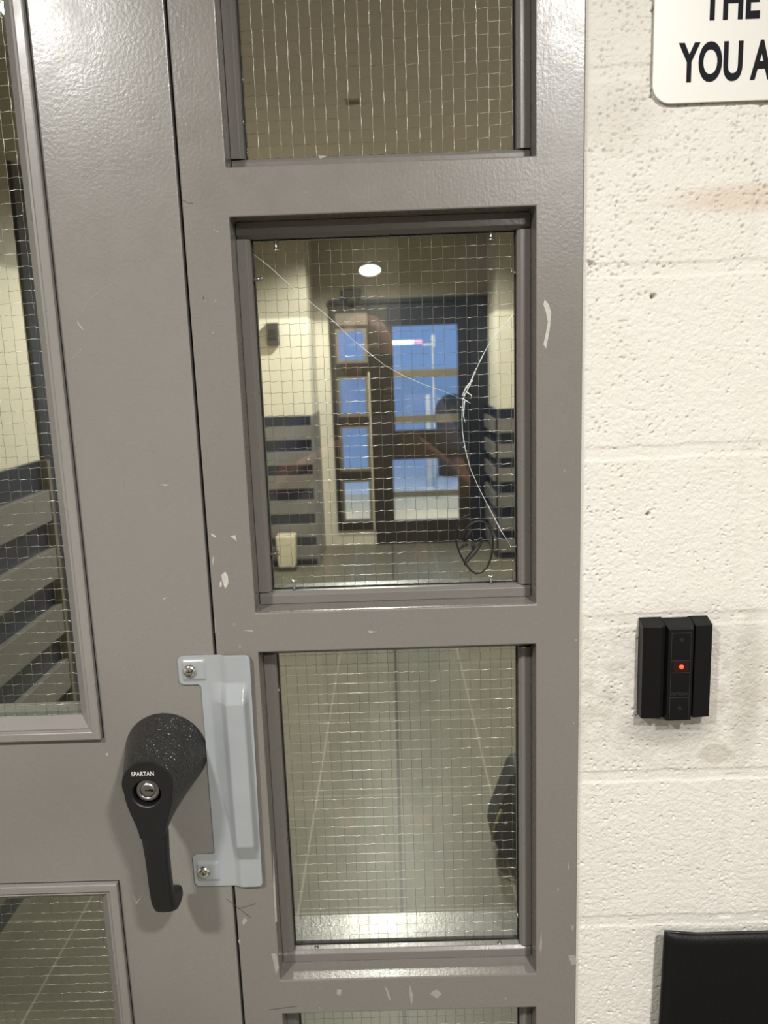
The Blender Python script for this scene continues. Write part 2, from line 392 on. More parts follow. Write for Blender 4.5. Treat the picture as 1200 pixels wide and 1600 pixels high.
INK = [[(0.0939, 1.3081), (0.0884, 1.3069), (0.083, 1.3028), (0.0784, 1.2952), (0.0762, 1.2845), (0.0772, 1.2721), (0.0811, 1.2595), (0.0867, 1.2484), (0.0941, 1.238), (0.1001, 1.2339), (0.1077, 1.2349), (0.1147, 1.242), (0.1193, 1.2536), (0.122, 1.2675), (0.1219, 1.2799), (0.1186, 1.29), (0.113, 1.2979), (0.107, 1.3001), (0.0995, 1.2987), (0.0927, 1.2948), (0.0881, 1.2888), (0.0857, 1.2827), (0.0864, 1.2765)], [(0.0874, 1.2749), (0.091, 1.2809), (0.0952, 1.2901), (0.097, 1.2807), (0.0984, 1.2753)], [(0.0908, 1.2713), (0.0863, 1.2718), (0.0817, 1.2665), (0.0873, 1.2694), (0.0913, 1.2713)], [(0.0953, 1.2715), (0.0984, 1.2726), (0.0991, 1.2667), (0.0975, 1.2629), (0.0961, 1.2684), (0.0976, 1.2738)], [(0.1007, 1.2744), (0.1052, 1.2774), (0.1086, 1.2791), (0.1082, 1.2742), (0.1036, 1.265), (0.0989, 1.2589), (0.0928, 1.2529), (0.0859, 1.2453), (0.0882, 1.2523), (0.0944, 1.2607), (0.1006, 1.2682), (0.1052, 1.2735)]]
CHIPS = [[(0.1759, 1.5581), (0.1802, 1.5531), (0.1831, 1.544), (0.1824, 1.5322), (0.181, 1.5218), (0.1775, 1.5044), (0.1746, 1.5094), (0.1774, 1.5219), (0.1795, 1.5337), (0.1774, 1.5442), (0.1745, 1.5526)], [(-0.2054, 1.2553), (-0.2005, 1.2591), (-0.1979, 1.2535), (-0.1978, 1.2441), (-0.202, 1.2379), (-0.2045, 1.2459)], [(-0.2084, 1.2444), (-0.2058, 1.2498), (-0.2056, 1.2412), (-0.208, 1.2397)], [(-0.1915, 1.3014), (-0.1854, 1.3027), (-0.1844, 1.295), (-0.1865, 1.2974)], [(-0.2137, 1.306), (-0.208, 1.302), (-0.2096, 1.3005), (-0.2139, 1.3037)], [(-0.0323, 0.6924), (-0.0274, 0.6875), (-0.0238, 0.671), (-0.0271, 0.673), (-0.0292, 0.6837)], [(0.0321, 0.6837), (0.0371, 0.6855), (0.0429, 0.6786), (0.0368, 0.672), (0.0277, 0.6791)], [(0.0013, 0.6952), (0.0058, 0.6768), (0.0029, 0.6614), (0.0008, 0.6779)], [(-0.0937, 0.6905), (-0.0879, 0.6884), (-0.0899, 0.6797), (-0.0949, 0.6828)], [(0.2084, 0.7307), (0.2175, 0.7314), (0.2193, 0.7191), (0.2127, 0.7155)], [(0.1711, 0.7441), (0.1735, 0.7721), (0.1744, 0.7487), (0.1728, 0.7328)], [(0.2114, 0.7728), (0.2155, 0.7754), (0.2139, 0.7653)], [(0.2074, 0.867), (0.2091, 0.8535), (0.2067, 0.8554)], [(-0.177, 0.7454), (-0.1703, 0.7452), (-0.1682, 0.7243), (-0.173, 0.7149), (-0.1745, 0.7311)], [(-0.1657, 0.8922), (-0.1659, 0.8471), (-0.1667, 0.7919), (-0.1693, 0.7911), (-0.1686, 0.8426)], [(-0.2121, 0.7933), (-0.2084, 0.7997), (-0.2046, 0.7949), (-0.2108, 0.7877)], [(-0.219, 0.7655), (-0.2162, 0.7701), (-0.2162, 0.7579)], [(-0.2135, 1.279), (-0.2122, 1.2758), (-0.2145, 1.2658), (-0.2155, 1.2728)], [(-0.2165, 1.2067), (-0.2165, 1.1867), (-0.2183, 1.1827)], [(-0.0346, 1.1807), (-0.0232, 1.1787), (-0.0332, 1.1766)], [(-0.0678, 1.7169), (-0.0576, 1.7159), (-0.0659, 1.7136)], [(-0.1842, 1.1856), (-0.1726, 1.186), (-0.1721, 1.1828)], [(-0.2008, 1.5698), (-0.201, 1.5694), (-0.2016, 1.569), (-0.2021, 1.5698), (-0.2016, 1.5704), (-0.2011, 1.5704)], [(-0.2033, 1.5748), (-0.2034, 1.5741), (-0.2041, 1.5743), (-0.2043, 1.5747), (-0.2041, 1.5754), (-0.2035, 1.5752)], [(-0.1882, 1.5694), (-0.1889, 1.5686), (-0.1895, 1.5683), (-0.1903, 1.5693), (-0.1896, 1.5704), (-0.1888, 1.5706)], [(-0.1935, 1.5348), (-0.194, 1.5339), (-0.195, 1.5339), (-0.1959, 1.5348), (-0.195, 1.5359), (-0.1942, 1.536)], [(-0.1844, 1.644), (-0.1848, 1.6434), (-0.1854, 1.6432), (-0.1858, 1.644), (-0.1857, 1.6447), (-0.1848, 1.6451)], [(-0.174, 1.6269), (-0.1741, 1.6263), (-0.1746, 1.6264), (-0.1748, 1.6268), (-0.1746, 1.6275), (-0.1741, 1.6277)], [(-0.1804, 1.6426), (-0.1813, 1.6414), (-0.1822, 1.6417), (-0.183, 1.6425), (-0.1824, 1.6433), (-0.1814, 1.6436)], [(-0.0241, 1.7108), (-0.0244, 1.7105), (-0.0248, 1.7104), (-0.0253, 1.7108), (-0.025, 1.7112), (-0.0244, 1.7114)], [(0.2159, 1.4353), (0.2157, 1.4345), (0.2152, 1.4348), (0.2148, 1.4352), (0.2148, 1.4357), (0.2156, 1.4361)], [(0.2141, 1.0535), (0.2134, 1.0527), (0.2128, 1.0526), (0.2123, 1.0534), (0.2123, 1.0544), (0.2132, 1.0544)], [(0.2113, 0.9553), (0.2112, 0.9547), (0.2105, 0.9543), (0.2099, 0.9552), (0.2102, 0.9563), (0.2109, 0.9564)], [(0.2154, 1.1604), (0.2148, 1.159), (0.2138, 1.1589), (0.2134, 1.1602), (0.2135, 1.1615), (0.2147, 1.1617)], [(-0.1933, 1.1939), (-0.1938, 1.1926), (-0.1948, 1.1925), (-0.1957, 1.1938), (-0.1948, 1.1951), (-0.1941, 1.1955)], [(-0.213, 1.1825), (-0.2132, 1.1814), (-0.2143, 1.1811), (-0.2145, 1.1825), (-0.2145, 1.1832), (-0.2133, 1.1834)], [(-0.1881, 1.1656), (-0.1889, 1.1641), (-0.1899, 1.1642), (-0.1904, 1.1654), (-0.1902, 1.1666), (-0.189, 1.1665)], [(0.0301, 1.6763), (0.0298, 1.6758), (0.0293, 1.6758), (0.0289, 1.6762), (0.0293, 1.6768), (0.0297, 1.6767)], [(0.0755, 1.6845), (0.0751, 1.6839), (0.0744, 1.6834), (0.0741, 1.6844), (0.0742, 1.6854), (0.075, 1.6854)], [(0.2005, 1.3661), (0.1999, 1.3652), (0.1988, 1.3647), (0.1982, 1.3659), (0.1986, 1.3674), (0.1994, 1.3671)], [(-0.0822, 1.6802), (-0.0824, 1.6794), (-0.0831, 1.6796), (-0.0837, 1.6802), (-0.0835, 1.681), (-0.0827, 1.681)], [(0.1957, 0.8267), (0.1955, 0.8252), (0.1941, 0.8252), (0.1936, 0.8264), (0.1939, 0.8282), (0.1949, 0.8286)], [(0.128, 0.6693), (0.1272, 0.6677), (0.1262, 0.6677), (0.1258, 0.6692), (0.1261, 0.6708), (0.127, 0.6712)], [(-0.1168, 0.6622), (-0.1173, 0.6614), (-0.1182, 0.6608), (-0.1185, 0.662), (-0.1182, 0.663), (-0.1175, 0.663)]]
DCHIPS = [[(-0.3452, 1.5541), (-0.3436, 1.5491), (-0.3392, 1.5427), (-0.3412, 1.5441), (-0.3449, 1.5499)], [(-0.2768, 1.2286), (-0.2721, 1.23), (-0.2754, 1.2269)], [(-0.2689, 1.3655), (-0.257, 1.3651), (-0.263, 1.3638)], [(-0.3826, 0.7958), (-0.3747, 0.7918), (-0.3801, 0.7873)], [(-0.3652, 1.0316), (-0.3618, 1.0332), (-0.363, 1.0289)], [(-0.3496, 0.8391), (-0.3459, 0.8252), (-0.3377, 0.8342), (-0.3462, 0.8225)]]
DSCR = [[(-0.3395, 1.5608), (-0.335, 1.569), (-0.3247, 1.579), (-0.3117, 1.5875), (-0.2983, 1.5932)], [(-0.351, 1.1111), (-0.345, 1.1092), (-0.3433, 1.11)], [(-0.3615, 1.5089), (-0.3516, 1.5142), (-0.3435, 1.5224)]]
FSCR = [[(-0.2304, 0.8271), (-0.2157, 0.8138), (-0.2002, 0.7985)], [(-0.2158, 0.812), (-0.1923, 0.8186)], [(-0.1854, 0.6613), (-0.1471, 0.666)], [(-0.2183, 1.6772), (-0.2109, 1.6729), (-0.206, 1.6734)], [(-0.203, 1.5754), (-0.202, 1.5699)]]
# ---------------------------------------------------------------- room shell: the hall on the camera's side
def struct(name, mb, mat, label, cat, **k):
    return tag(mb.build(name, mat, **k), label, cat, kind='structure')
F = MB(); F.box(-2.4, 2.4, -5.0, 13.0, -0.05, 0.0)
struct('floor', F, M_TILE, 'dark olive large format tile floor with pale grout, seen through the lower panes', 'floor')
w = MB(); w.box(-2.4, 2.4, -5.0, 0.0, 2.47, 2.68)
struct('ceiling', w, M_HALLCEIL, 'pale ceiling over the hall in front of the door', 'ceiling')
w = MB(); w.box(-2.4, 0.10, -5.06, -5.0, 0, 2.47)
struct('wall_back', w, M_HALL, 'hall wall behind the photographer', 'wall')
w = MB(); w.box(0.10, 2.4, -5.06, -5.0, 0, 2.47)  # dark panel added to keep the right-hand reflections dark
struct('dark_corridor_panel', w, M_NAVY, 'dark panel added behind the photographer as an unlit corridor in the reflections', 'wall')
w = MB(); w.box(-0.235, -0.195, -4.998, -4.97, 0, 2.47)
struct('trim_7', w, M_TRIMW, 'white upright strip on the hall wall behind the photographer', 'trim')
w = MB(); w.box(-2.46, -2.4, -5.0, 0.0, 0, 2.47)
struct('wall_left', w, M_HALL, 'hall side wall to the left of the door', 'wall')
w = MB(); w.box(2.4, 2.46, -5.0, 0.0, 0, 2.47)
struct('wall_right', w, M_HALL, 'hall side wall to the right of the white block wall', 'wall')

# white block wall beside the frame: joints, pits and drilled holes are real relief
X0, X1, Z0, Z1 = 0.2192, 0.560, 0.585, 1.935
JOINTS = [1.7901-0.2032*i for i in range(7)]
VJ = 0.4125
def block_depth(x, z):
    n1 = noise.noise(Vector((x*150, z*190, 1.3))); n2 = noise.noise(Vector((x*360, z*440, 7.7)))
    n0 = noise.noise(Vector((x*22, z*22, 3.1)))
    wob = 0.0022*noise.noise(Vector((x*28, z*9, 5.5)))
    d = 0.00042*n1+0.00055*n2+0.0005*n0
    for k, jz in enumerate(JOINTS):
        t = (z-jz-wob)
        if abs(t) < 0.012:
            s = max(0.0, 1-(abs(t)/0.0085)**2) if t > -0.0085 else 0
            d += 0.0026*s; d *= 1-0.6*s
    row = sum(1 for jz in JOINTS if z < jz)
    if row % 2 == 1:
        t = x-VJ-wob
        if abs(t) < 0.011: d += 0.0013*max(0.0, 1-(t/0.011)**2)
    dens = 0.40 if z > 1.58 else 0.53
    pit = noise.noise(Vector((x*260+9, z*300, 11.0)))+0.25*noise.noise(Vector((x*40, z*40, 2.0)))
    if x < 0.30: dens -= 0.05
    if pit > dens: d += min(0.0040, (pit-dens)*0.024)
    for hx, hz, hr, hd in ((0.2977, 1.5579, 0.0036, 0.014), (0.2985, 1.3101, 0.0026, 0.012), (0.2285, 1.5955, 0.0032, 0.008), (0.2235, 1.5975, 0.003, 0.007), (0.233, 1.594, 0.0018, 0.005)):
        q = math.hypot(x-hx, z-hz)*(1+0.3*n1)
        if q < hr: d += hd*(1-(q/hr)**4)
    if x < 0.2245: d = d*0.25-0.0015*(1-(x-X0)/0.0053)+0.0004*n0   # bead of caulk against the frame
    return 0.0060+d
st = 0.00125; nx = int((X1-X0)/st); nz = int((Z1-Z0)/st)
vs = []; fs = []
for j in range(nz+1):
    z = Z0+(Z1-Z0)*j/nz
    for i in range(nx+1):
        x = X0+(X1-X0)*i/nx
        e = 0.0060 if (i == nx or j == 0 or j == nz) else block_depth(x, z)
        vs.append((x, e, z))
for j in range(nz):
    for i in range(nx):
        a = j*(nx+1)+i; fs.append((a, a+1, a+nx+2, a+nx+1))
w = MB(); w.add(vs, fs, 0, True)
w.box(X0, X1, 0.022, 0.127, Z0, Z1)
w.box(X1, 2.4, 0.006, 0.127, 0, 2.47); w.box(X0, X1, 0.006, 0.127, 0, Z0); w.box(X0, X1, 0.006, 0.127, Z1, 2.47)
w.box(-2.4, X0, 0.006, 0.127, 2.34, 2.47); w.box(-2.4, -1.22, 0.006, 0.127, 0, 2.34)
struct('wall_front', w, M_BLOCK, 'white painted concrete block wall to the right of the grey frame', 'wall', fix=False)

# ---------------------------------------------------------------- grey steel frame with the stacked sidelights
OX0, OX1 = -0.1680, 0.1665
OPEN = [(0.20, 0.6545), (0.7048, 1.1569), (1.2067, 1.6571), (1.7085, 2.17)]
zs = [0.0]+[z for o in OPEN for z in o]+[2.34]
f = MB(); f.grid_frame([-0.2185, OX0, OX1, 0.2188], zs, [(OX0, OX1, a, b2) for a, b2 in OPEN], 0.0, 0.127)
f.grid_frame([-1.22, -1.142, -0.2185], [0, 2.142, 2.34], [(-1.142, -0.2185, 0, 2.142)], 0.0, 0.127)
f.box(-1.142, -0.2185, 0.047, 0.075, 2.125, 2.142); f.box(-0.234, -0.2185, 0.047, 0.075, 0.0, 2.142)
frame = empty('trim_1', (0, 0.06, 0), 'grey painted steel door frame holding four stacked wired glass sidelights', 'door frame', kind='structure')
f.build('steel_frame', M_FRAME, frame, bevel=0.0016, seg=2)
c = flat_patches(CHIPS, 0.0); c.mi = [0 if k < sum(len(P)+2 for P in CHIPS[:5]) else 1 for k in range(len(c.mi))]
c = c.build('paint_chips', [M_CHIP, M_CHIP2], frame)
tag(c, 'pale chips and nicks in the grey paint', kind='stuff')
def scratch(lines, r=0.0003, y=0.0):
    mb = MB()
    for L in lines:
        for (a, b2), (c2, d2) in zip(L, L[1:]):
            dx, dz = c2-a, d2-b2; l = math.hypot(dx, dz) or 1; nxx, nzz = -dz/l*r, dx/l*r
            mb.prism([(a+nxx, b2+nzz), (a-nxx, b2-nzz), (c2-nxx, d2-nzz), (c2+nxx, d2+nzz)], 'xz', y, y-0.0002)
    return mb
scratch(FSCR).build('scuff_marks', M_DARKSCR, frame)

def bar_frame(x0, x1, z0, z1, wl, wr, wb, wt, y0, y1, mb):
    """four glazing bars with a chamfered lip round an opening; y0 is the face away from the glass"""
    ch = 0.004*(1 if y1 > y0 else -1)
    def P(w, s):   # profile in (across, y)
        return [(0, y1), (0, y0), (w-0.004, y0), (w, y0+ch), (w, y1)]
    g = 0.0004
    mb.prism([(x0+u, y) for u, y in P(wl, 1)], 'xy', z0+wb+g, z1-wt-g)
    mb.prism([(x1-u, y) for u, y in P(wr, 1)], 'xy', z0+wb+g, z1-wt-g)
    mb.prism([(y, z0+u) for u, y in P(wb, 1)], 'yz', x0+g, x1-g)
    mb.prism([(y, z1-u) for u, y in P(wt, 1)], 'yz', x0+g, x1-g)
def screw_shape(base, axis, length, rh=0.0034, rs=0.0016):
    mb = MB()
    mb.lathe([(rs, -0.002), (rs, length-0.004), (rs*1.15, length-0.0032), (rh, length-0.0008), (rh, length-0.0003), (rh*0.7, length), (0.0006, length-0.0012), (0.0001, length-0.0012)], base, axis, 14)
    return mb
G0, G1 = 0.0475, 0.0535
WLAB = {3: 'topmost wired glass sidelight in the grey frame, cut off by the top edge',
        2: 'cracked wired glass sidelight with a black marker scribble at its lower right',
        1: 'uncracked wired glass sidelight just below the cracked one, beside the latch guard',
        0: 'lowest wired glass sidelight, only its top strip showing at the bottom edge'}
for n, k in enumerate((3, 2, 1, 0)):
    z0, z1 = OPEN[k]
    wn = empty('window_%d' % (n+1), (0, 0.05, z0), WLAB[k], 'window', 'stacked sidelights in the grey frame', 'structure')
    wt = 0.018 if k != 1 else 0.015
    st1 = MB(); bar_frame(OX0+0.0003, OX1-0.0003, z0+0.0003, z1-0.0003, 0.0150, 0.0152, 0.0150, wt, 0.0325, G0-0.0008, st1)
    st1.build('glazing_stop', M_STOP, wn, bevel=0.0006, seg=2)
    st2 = MB(); bar_frame(OX0+0.0003, OX1-0.0003, z0+0.0003, z1-0.0003, 0.0150, 0.0150, 0.0150, 0.018, 0.0690, G1+0.0008, st2)
    st2.build('glazing_stop', M_STOP, wn, bevel=0.0006, seg=2)
    gm = MB(); gm.box(OX0+0.004, OX1-0.004, G0, G1, z0+0.004, z1-0.004)
    gl = gm.build('glass_pane', M_GLASS, wn)
    se = MB(); ew = 0.0180
    se.grid_frame([OX0+0.0032, OX0+0.0170, OX1-0.0170, OX1-0.0032], [z0+0.0032, z0+0.0168, z1-wt-0.0015, z1-0.0032], [(OX0+0.0170, OX1-0.0170, z0+0.0168, z1-wt-0.0015)], G0-0.0007, G0-0.0001)
    se.build('black_seal', M_SEAL_SHADOW, wn)
    wire_mesh(OX0+0.005, OX1-0.005, z0+0.005, z1-0.005, 0.0505, gl, ph=(0.35+0.17*k, 0.4+0.2*k))
    def put(base, axis, L, **kw): screw_shape(base, axis, L, **kw).build('screw', M_SCREW, wn)
    if k == 2:
        Y = 0.0395
        put((-0.1238, Y, z1-wt), (0.02, 0, -1), 0.0135); put((0.1222, Y, z1-wt), (0, 0, -1), 0.0105)
        put((OX0+0.015, Y, 1.5942), (1, 0, 0.1), 0.0120); put((OX1-0.0152, Y, 1.5912), (-1, 0, 0.25), 0.0075)
        put((OX0+0.015, Y, 1.2686), (1, 0, 0.12), 0.0120); put((OX1-0.0152, Y, 1.2691), (-1, -0.1, -0.1), 0.0100)
        put((-0.1250, Y, z0+0.015), (0, 0.05, 1), 0.0130); put((0.1180, Y, z0+0.015), (0, 0, 1), 0.0112)
        mb = MB()
        for q, L in enumerate(CRACK):
            r0 = [0.00033, 0.00058, 0.00042, 0.0008, 0.0008, 0.0006, 0.0006][q]
            rs = [r0*(0.65+0.7*random.random()) for _ in L]; rs[-1] *= 0.4
            pts = [(x+random.uniform(-0.0003, 0.0003), G0-0.0002+0.0018*random.random(), z+random.uniform(-0.0003, 0.0003)) for x, z in L]
            mb.tube(pts, rs, 6)
        for _ in range(34):
            t = random.random(); a = random.uniform(0, 6.3); L = CRACK[1] if random.random() < .6 else CRACK[2]
            i = min(int(t*2.4), len(L)-2); u = random.random(); x = L[i][0]*(1-u)+L[i+1][0]*u; z = L[i][1]*(1-u)+L[i+1][1]*u
            x += random.uniform(-0.0016, 0.0016); r = random.uniform(0.0008, 0.0022)
            mb.tube([(x, G0-0.0002, z), (x+r*math.cos(a), G0+0.001, z+r*math.sin(a))], [0.0006, 0.0002], 5)
        tag(mb.build('crack', M_CRACK, gl, fix=False), 'white three-armed crack running from one impact point')
        mb = MB()
        for L in INK: mb.tube([(x, G0-0.0002, z) for x, z in L], 0.00125, 6)
        tag(mb.build('marker_scribble', M_INK, gl, fix=False), 'black felt pen scribble inside an oval')
    elif k == 1:
        Y = 0.0405
        for x in (-0.1225, 0.1241): put((x, Y, z0+0.0142), (0, -0.25, 1), 0.0022, rh=0.0032)
        put((-0.0098, Y+0.003, z0+0.0148), (0, 0, 1), 0.0014, rh=0.0015, rs=0.0008)
        put((OX0+0.0142, Y, 1.0917), (1, 0, 0), 0.0022, rh=0.003); put((OX1-0.0145, Y, 0.762), (-1, -0.1, 0), 0.0045, rh=0.004)
    elif k == 3:
        Y = 0.0405
        for x in (-0.106, -0.064): put((x, Y, z0+0.0140), (0, -0.1, 1), 0.0022, rh=0.0022)
        put((OX0+0.0145, Y, 1.764), (1, 0, 0), 0.0022, rh=0.003)

# ---------------------------------------------------------------- grey door leaf with its glazing, handle and latch guard
door = empty('door_1', (-0.68, 0.0225, 0), 'grey painted steel door with wired glass panes and black lever handle, left of the frame', 'door', kind='structure')
DX0, DX1 = -1.139, -0.2218
GX0, GX1 = -0.978, -0.384
GZ = [(0.22, 0.8390), (1.0720, 2.02)]
d = MB(); d.grid_frame([DX0, GX0, GX1, DX1], [0.008, GZ[0][0], GZ[0][1], GZ[1][0], GZ[1][1], 2.138], [(GX0, GX1, a, b2) for a, b2 in GZ], 0.0, 0.0445)
leaf = d.build('door_leaf', M_DOOR, door, bevel=0.0012, seg=2)
tag(flat_patches(DCHIPS, 0.0).build('paint_chips', M_CHIP, door), 'pale chips in the door paint', kind='stuff')
scratch(DSCR, 0.00028).build('scratch_marks', M_SCRATCH, door)
for a, b2 in GZ:
    mb = MB()
    # bead profile: flange proud of the leaf, a groove, then a slope down to the glass  (u from outer edge inwards, y)
    prof = [(0.0, -0.0005), (0.0, -0.0070), (0.0015, -0.0080), (0.0095, -0.0080), (0.0105, -0.0072), (0.0108, -0.0050), (0.0125, -0.0045), (0.0145, -0.0052), (0.0265, 0.0080), (0.0265, 0.0100), (0.0185, 0.0100), (0.0185, -0.0005)]
    ox0, ox1, oz0, oz1 = GX0-0.0180, GX1+0.0180, a-0.0180, b2+0.0180
    g = 0.0003; top = 0.0108
    ends = []
    n = len(prof)
    def corner(u, sx_, sz_): return ((ox0+u) if sx_ < 0 else (ox1-u), (oz0+u) if sz_ < 0 else (oz1-u))
    loop = [(-1, -1), (1, -1), (1, 1), (-1, 1)]
    vs = []
    for s in loop:
        for u, y in prof:
            x, z = corner(u, *s); vs.append((x, y, z))
    fs = [(k*n+i, k*n+(i+1) % n, ((k+1) % 4)*n+(i+1) % n, ((k+1) % 4)*n+i) for k in range(4) for i in range(n)]
    mb.add(vs, fs)
    bead = mb.build('glazing_bead', M_BEAD, door)
    sh = MB(); sh.grid_frame([ox0-0.0012, ox0+0.004, ox1-0.004, ox1+0.0012], [oz0-0.0009, oz0+0.004, oz1-0.004, oz1+0.0009], [(ox0+0.004, ox1-0.004, oz0+0.004, oz1-0.004)], -0.0004, -0.0001)  # dark strip drawn in as the shadow line round the bead
    sh.build('bead_shadow_line', M_SEAL_SHADOW, door)
    mb = MB(); bar_frame(GX0-0.016, GX1+0.016, a-0.016, b2+0.016, 0.026, 0.026, 0.026, 0.026, 0.0500, 0.0190, mb)
    mb.build('glazing_bead', M_BEAD, door)
    gm = MB(); gm.box(GX0+0.002, GX1-0.002, 0.0110, 0.0170, a+0.002, b2-0.002)
    gl = gm.build('glass_pane', M_GLASS, door)
    wire_mesh(GX0+0.0025, GX1-0.0025, a+0.003, b2-0.003, 0.0140, gl, ph=(0.2, 0.35))

# lever handle: a cone-shaped rose, a key face and a drop lever that turns back to the door
CX, CZ = -0.2895, 1.0325
N = 72
def front_outline():
    """pear outline of the key face: round top, concave shoulders, narrow neck; as N points starting at the right"""
    pts = []
    R = 0.0292; hw = 0.0145; zn = 0.963-CZ
    for i in range(N):
        t = 2*PI*i/N
        cx_, sz_ = math.cos(t), math.sin(t)
        if sz_ > -0.35: pts.append((R*cx_, R*sz_+0.0))
        else:
            # blend along the lower side by height
            k = (-sz_-0.35)/(1-0.35)     # 0..1 down to the neck
            zz = -0.35*R+k*(zn+0.35*R) if k < 1 else zn
            s = k*k*(3-2*k)
            half = 0.0274*(1-s)+hw*s if k < 1 else hw
            sgn = 1 if cx_ >= 0 else -1
            lim = min(1.0, abs(cx_)/0.22)
            pts.append((sgn*half*lim, zz))
    return pts
FO = front_outline()
mb = MB()
rings = []
def ring(k):   # k 0 at the door, 1 at the front
    out = []
    for i in range(N):
        t = 2*PI*i/N
        bx, bz = 0.0508*math.cos(t), 0.0508*math.sin(t)
        fx, fz = FO[i]
        e = k
        out.append((CX+bx*(1-e)+fx*e, -0.0005-0.0800*k, CZ+bz*(1-e)+fz*e))
    return out
levels = [ring(0), ring(0.04)]+[ring(k/12) for k in range(1, 12)]+[ring(0.985)]
base_r = levels[0]
vs = [p for L in levels for p in L]
fs = [(k*N+i, k*N+(i+1) % N, (k+1)*N+(i+1) % N, (k+1)*N+i) for k in range(len(levels)-1) for i in range(N)]
mb.add(vs, fs, 0, True)
# drop lever, lofted from rounded rectangles, returning to the door at its end
path = [(0.992, -0.0690), (0.966, -0.0722), (0.940, -0.0725), (0.915, -0.0725), (0.895, -0.0722), (0.880, -0.0705), (0.8705, -0.0655), (0.8660, -0.0575), (0.8645, -0.048), (0.8640, -0.036), (0.8640, -0.030)]
hwid = [0.0140, 0.0152, 0.0136, 0.0133, 0.0133, 0.0134, 0.0135, 0.0133, 0.0128, 0.0115, 0.0085]
hth = [0.0090, 0.0098, 0.0095, 0.0093, 0.0093, 0.0095, 0.0098, 0.0098, 0.0095, 0.0085, 0.0060]
Q = 20; vs = []
for i, (z, y) in enumerate(path):
    a = path[max(0, i-1)]; c2 = path[min(len(path)-1, i+1)]
    dz, dy = c2[0]-a[0], c2[1]-a[1]; l = math.hypot(dz, dy); dz /= l; dy /= l
    ny, nz_ = dz, -dy                          # across the lever, in the yz plane
    xc = CX+0.0012*(i/10)*4
    for j in range(Q):
        t = 2*PI*j/Q
        u = abs(math.cos(t))**0.55*(1 if math.cos(t) >= 0 else -1); v2 = abs(math.sin(t))**0.55*(1 if math.sin(t) >= 0 else -1)
        vs.append((xc+u*hwid[i], y+ny*v2*hth[i], z+nz_*v2*hth[i]))
fs = [(i*Q+j, i*Q+(j+1) % Q, (i+1)*Q+(j+1) % Q, (i+1)*Q+j) for i in range(len(path)-1) for j in range(Q)]
fs += [tuple(range(Q)), tuple((len(path)-1)*Q+j for j in range(Q))]
mb.add(vs, fs, 1, True)
# key face: ring between the pear outline and the key hole, with the wall of the hole
RH = 0.0162; HX, HZ = -0.2910, 1.0225
fr = [(CX+x, -0.0810, CZ+z) for x, z in FO]; fr2 = [(CX+x*0.97, -0.0822, CZ+z*0.985) for x, z in FO]
def hole_ring(y, r=RH): return [(HX+r*math.cos(2*PI*i/N), y, HZ+r*math.sin(2*PI*i/N)) for i in range(N)]
L4 = [levels[-1], fr, fr2, hole_ring(-0.0822, RH+0.0012), hole_ring(-0.0812), hole_ring(-0.0560)]
vs = [p for L in L4 for p in L]
fs = [(k*N+i, k*N+(i+1) % N, (k+1)*N+(i+1) % N, (k+1)*N+i) for k in range(len(L4)-1) for i in range(N)]
fs.append(tuple((len(L4)-1)*N+i for i in range(N)))
mb.add(vs, fs, 1)
handle = mb.build('door_handle', [M_HAMMER, M_BLACKFACE], door)
tag(handle, 'black hammered drop lever with a cone-shaped rose and key face')
mb = MB()
mb.lathe([(0.0140, 0), (0.0140, 0.0195), (0.0132, 0.0206), (0.0094, 0.0208), (0.0092, 0.0202), (0.0086, 0.0202), (0.0084, 0.0212), (0.0060, 0.0215), (0.0005, 0.0215)], (HX-0.0005, -0.0562, HZ+0.0012), (0, -1, 0), 40)
kx, kz, ky = HX+0.0020, HZ+0.0016, -0.0562-0.0218
mb.box(kx-0.0050, kx+0.0046, ky, ky+0.0006, kz-0.0006, kz+0.0006, 1); mb.box(kx-0.0005, kx+0.0020, ky, ky+0.0006, kz-0.0004, kz+0.0016, 1); mb.box(kx+0.0018, kx+0.0046, ky, ky+0.0006, kz-0.0014, kz+0.0004, 1)
cyl = mb.build('key_cylinder', [M_CYL, M_KEYHOLE], handle)
tag(cyl, 'nickel key cylinder')
text_mesh('lettering', 'SPARTAN', M_WHITEINK, handle, -0.3060, -0.2805, 1.0447, 1.0500, -0.0822, 0.0)

# latch guard: a bent steel plate bolted over the gap
def lg_x(z):
    """left and right edge of the plate at height z"""
    def rnd(d, r): return r-math.sqrt(max(0, r*r-(r-d)**2)) if d < r else 0
    xr = -0.1775-0.0035*(1-(z-0.845)/0.31)
    zt, zb = 1.1565, 0.8475
    if zt-z < 0.006: xr -= rnd(zt-z, 0.006)
    if z-zb < 0.006: xr -= rnd(z-zb, 0.006)
    if z > 1.1200:
        xl = -0.2655
        if zt-z < 0.007: xl += rnd(zt-z, 0.007)
        if z-1.1200 < 0.006: xl += rnd(z-1.1200, 0.006)
    elif z < 0.8920:
        xl = -0.2678
        if z-zb < 0.007: xl += rnd(z-zb, 0.007)
        if 0.8920-z < 0.006: xl += rnd(0.8920-z, 0.006)
    else:
        xl = -0.2395
        if 1.1200-z < 0.004: xl -= rnd(0.004-(1.1200-z), 0.004) if False else 0.004*(1-(1.1200-z)/0.004)**2
        if z-0.8920 < 0.003: xl -= 0.003*(1-(z-0.8920)/0.003)**2
    return xl, xr
def sm(a, b2, t):
    u = max(0, min(1, (t-a)/(b2-a))); return u*u*(3-2*u)
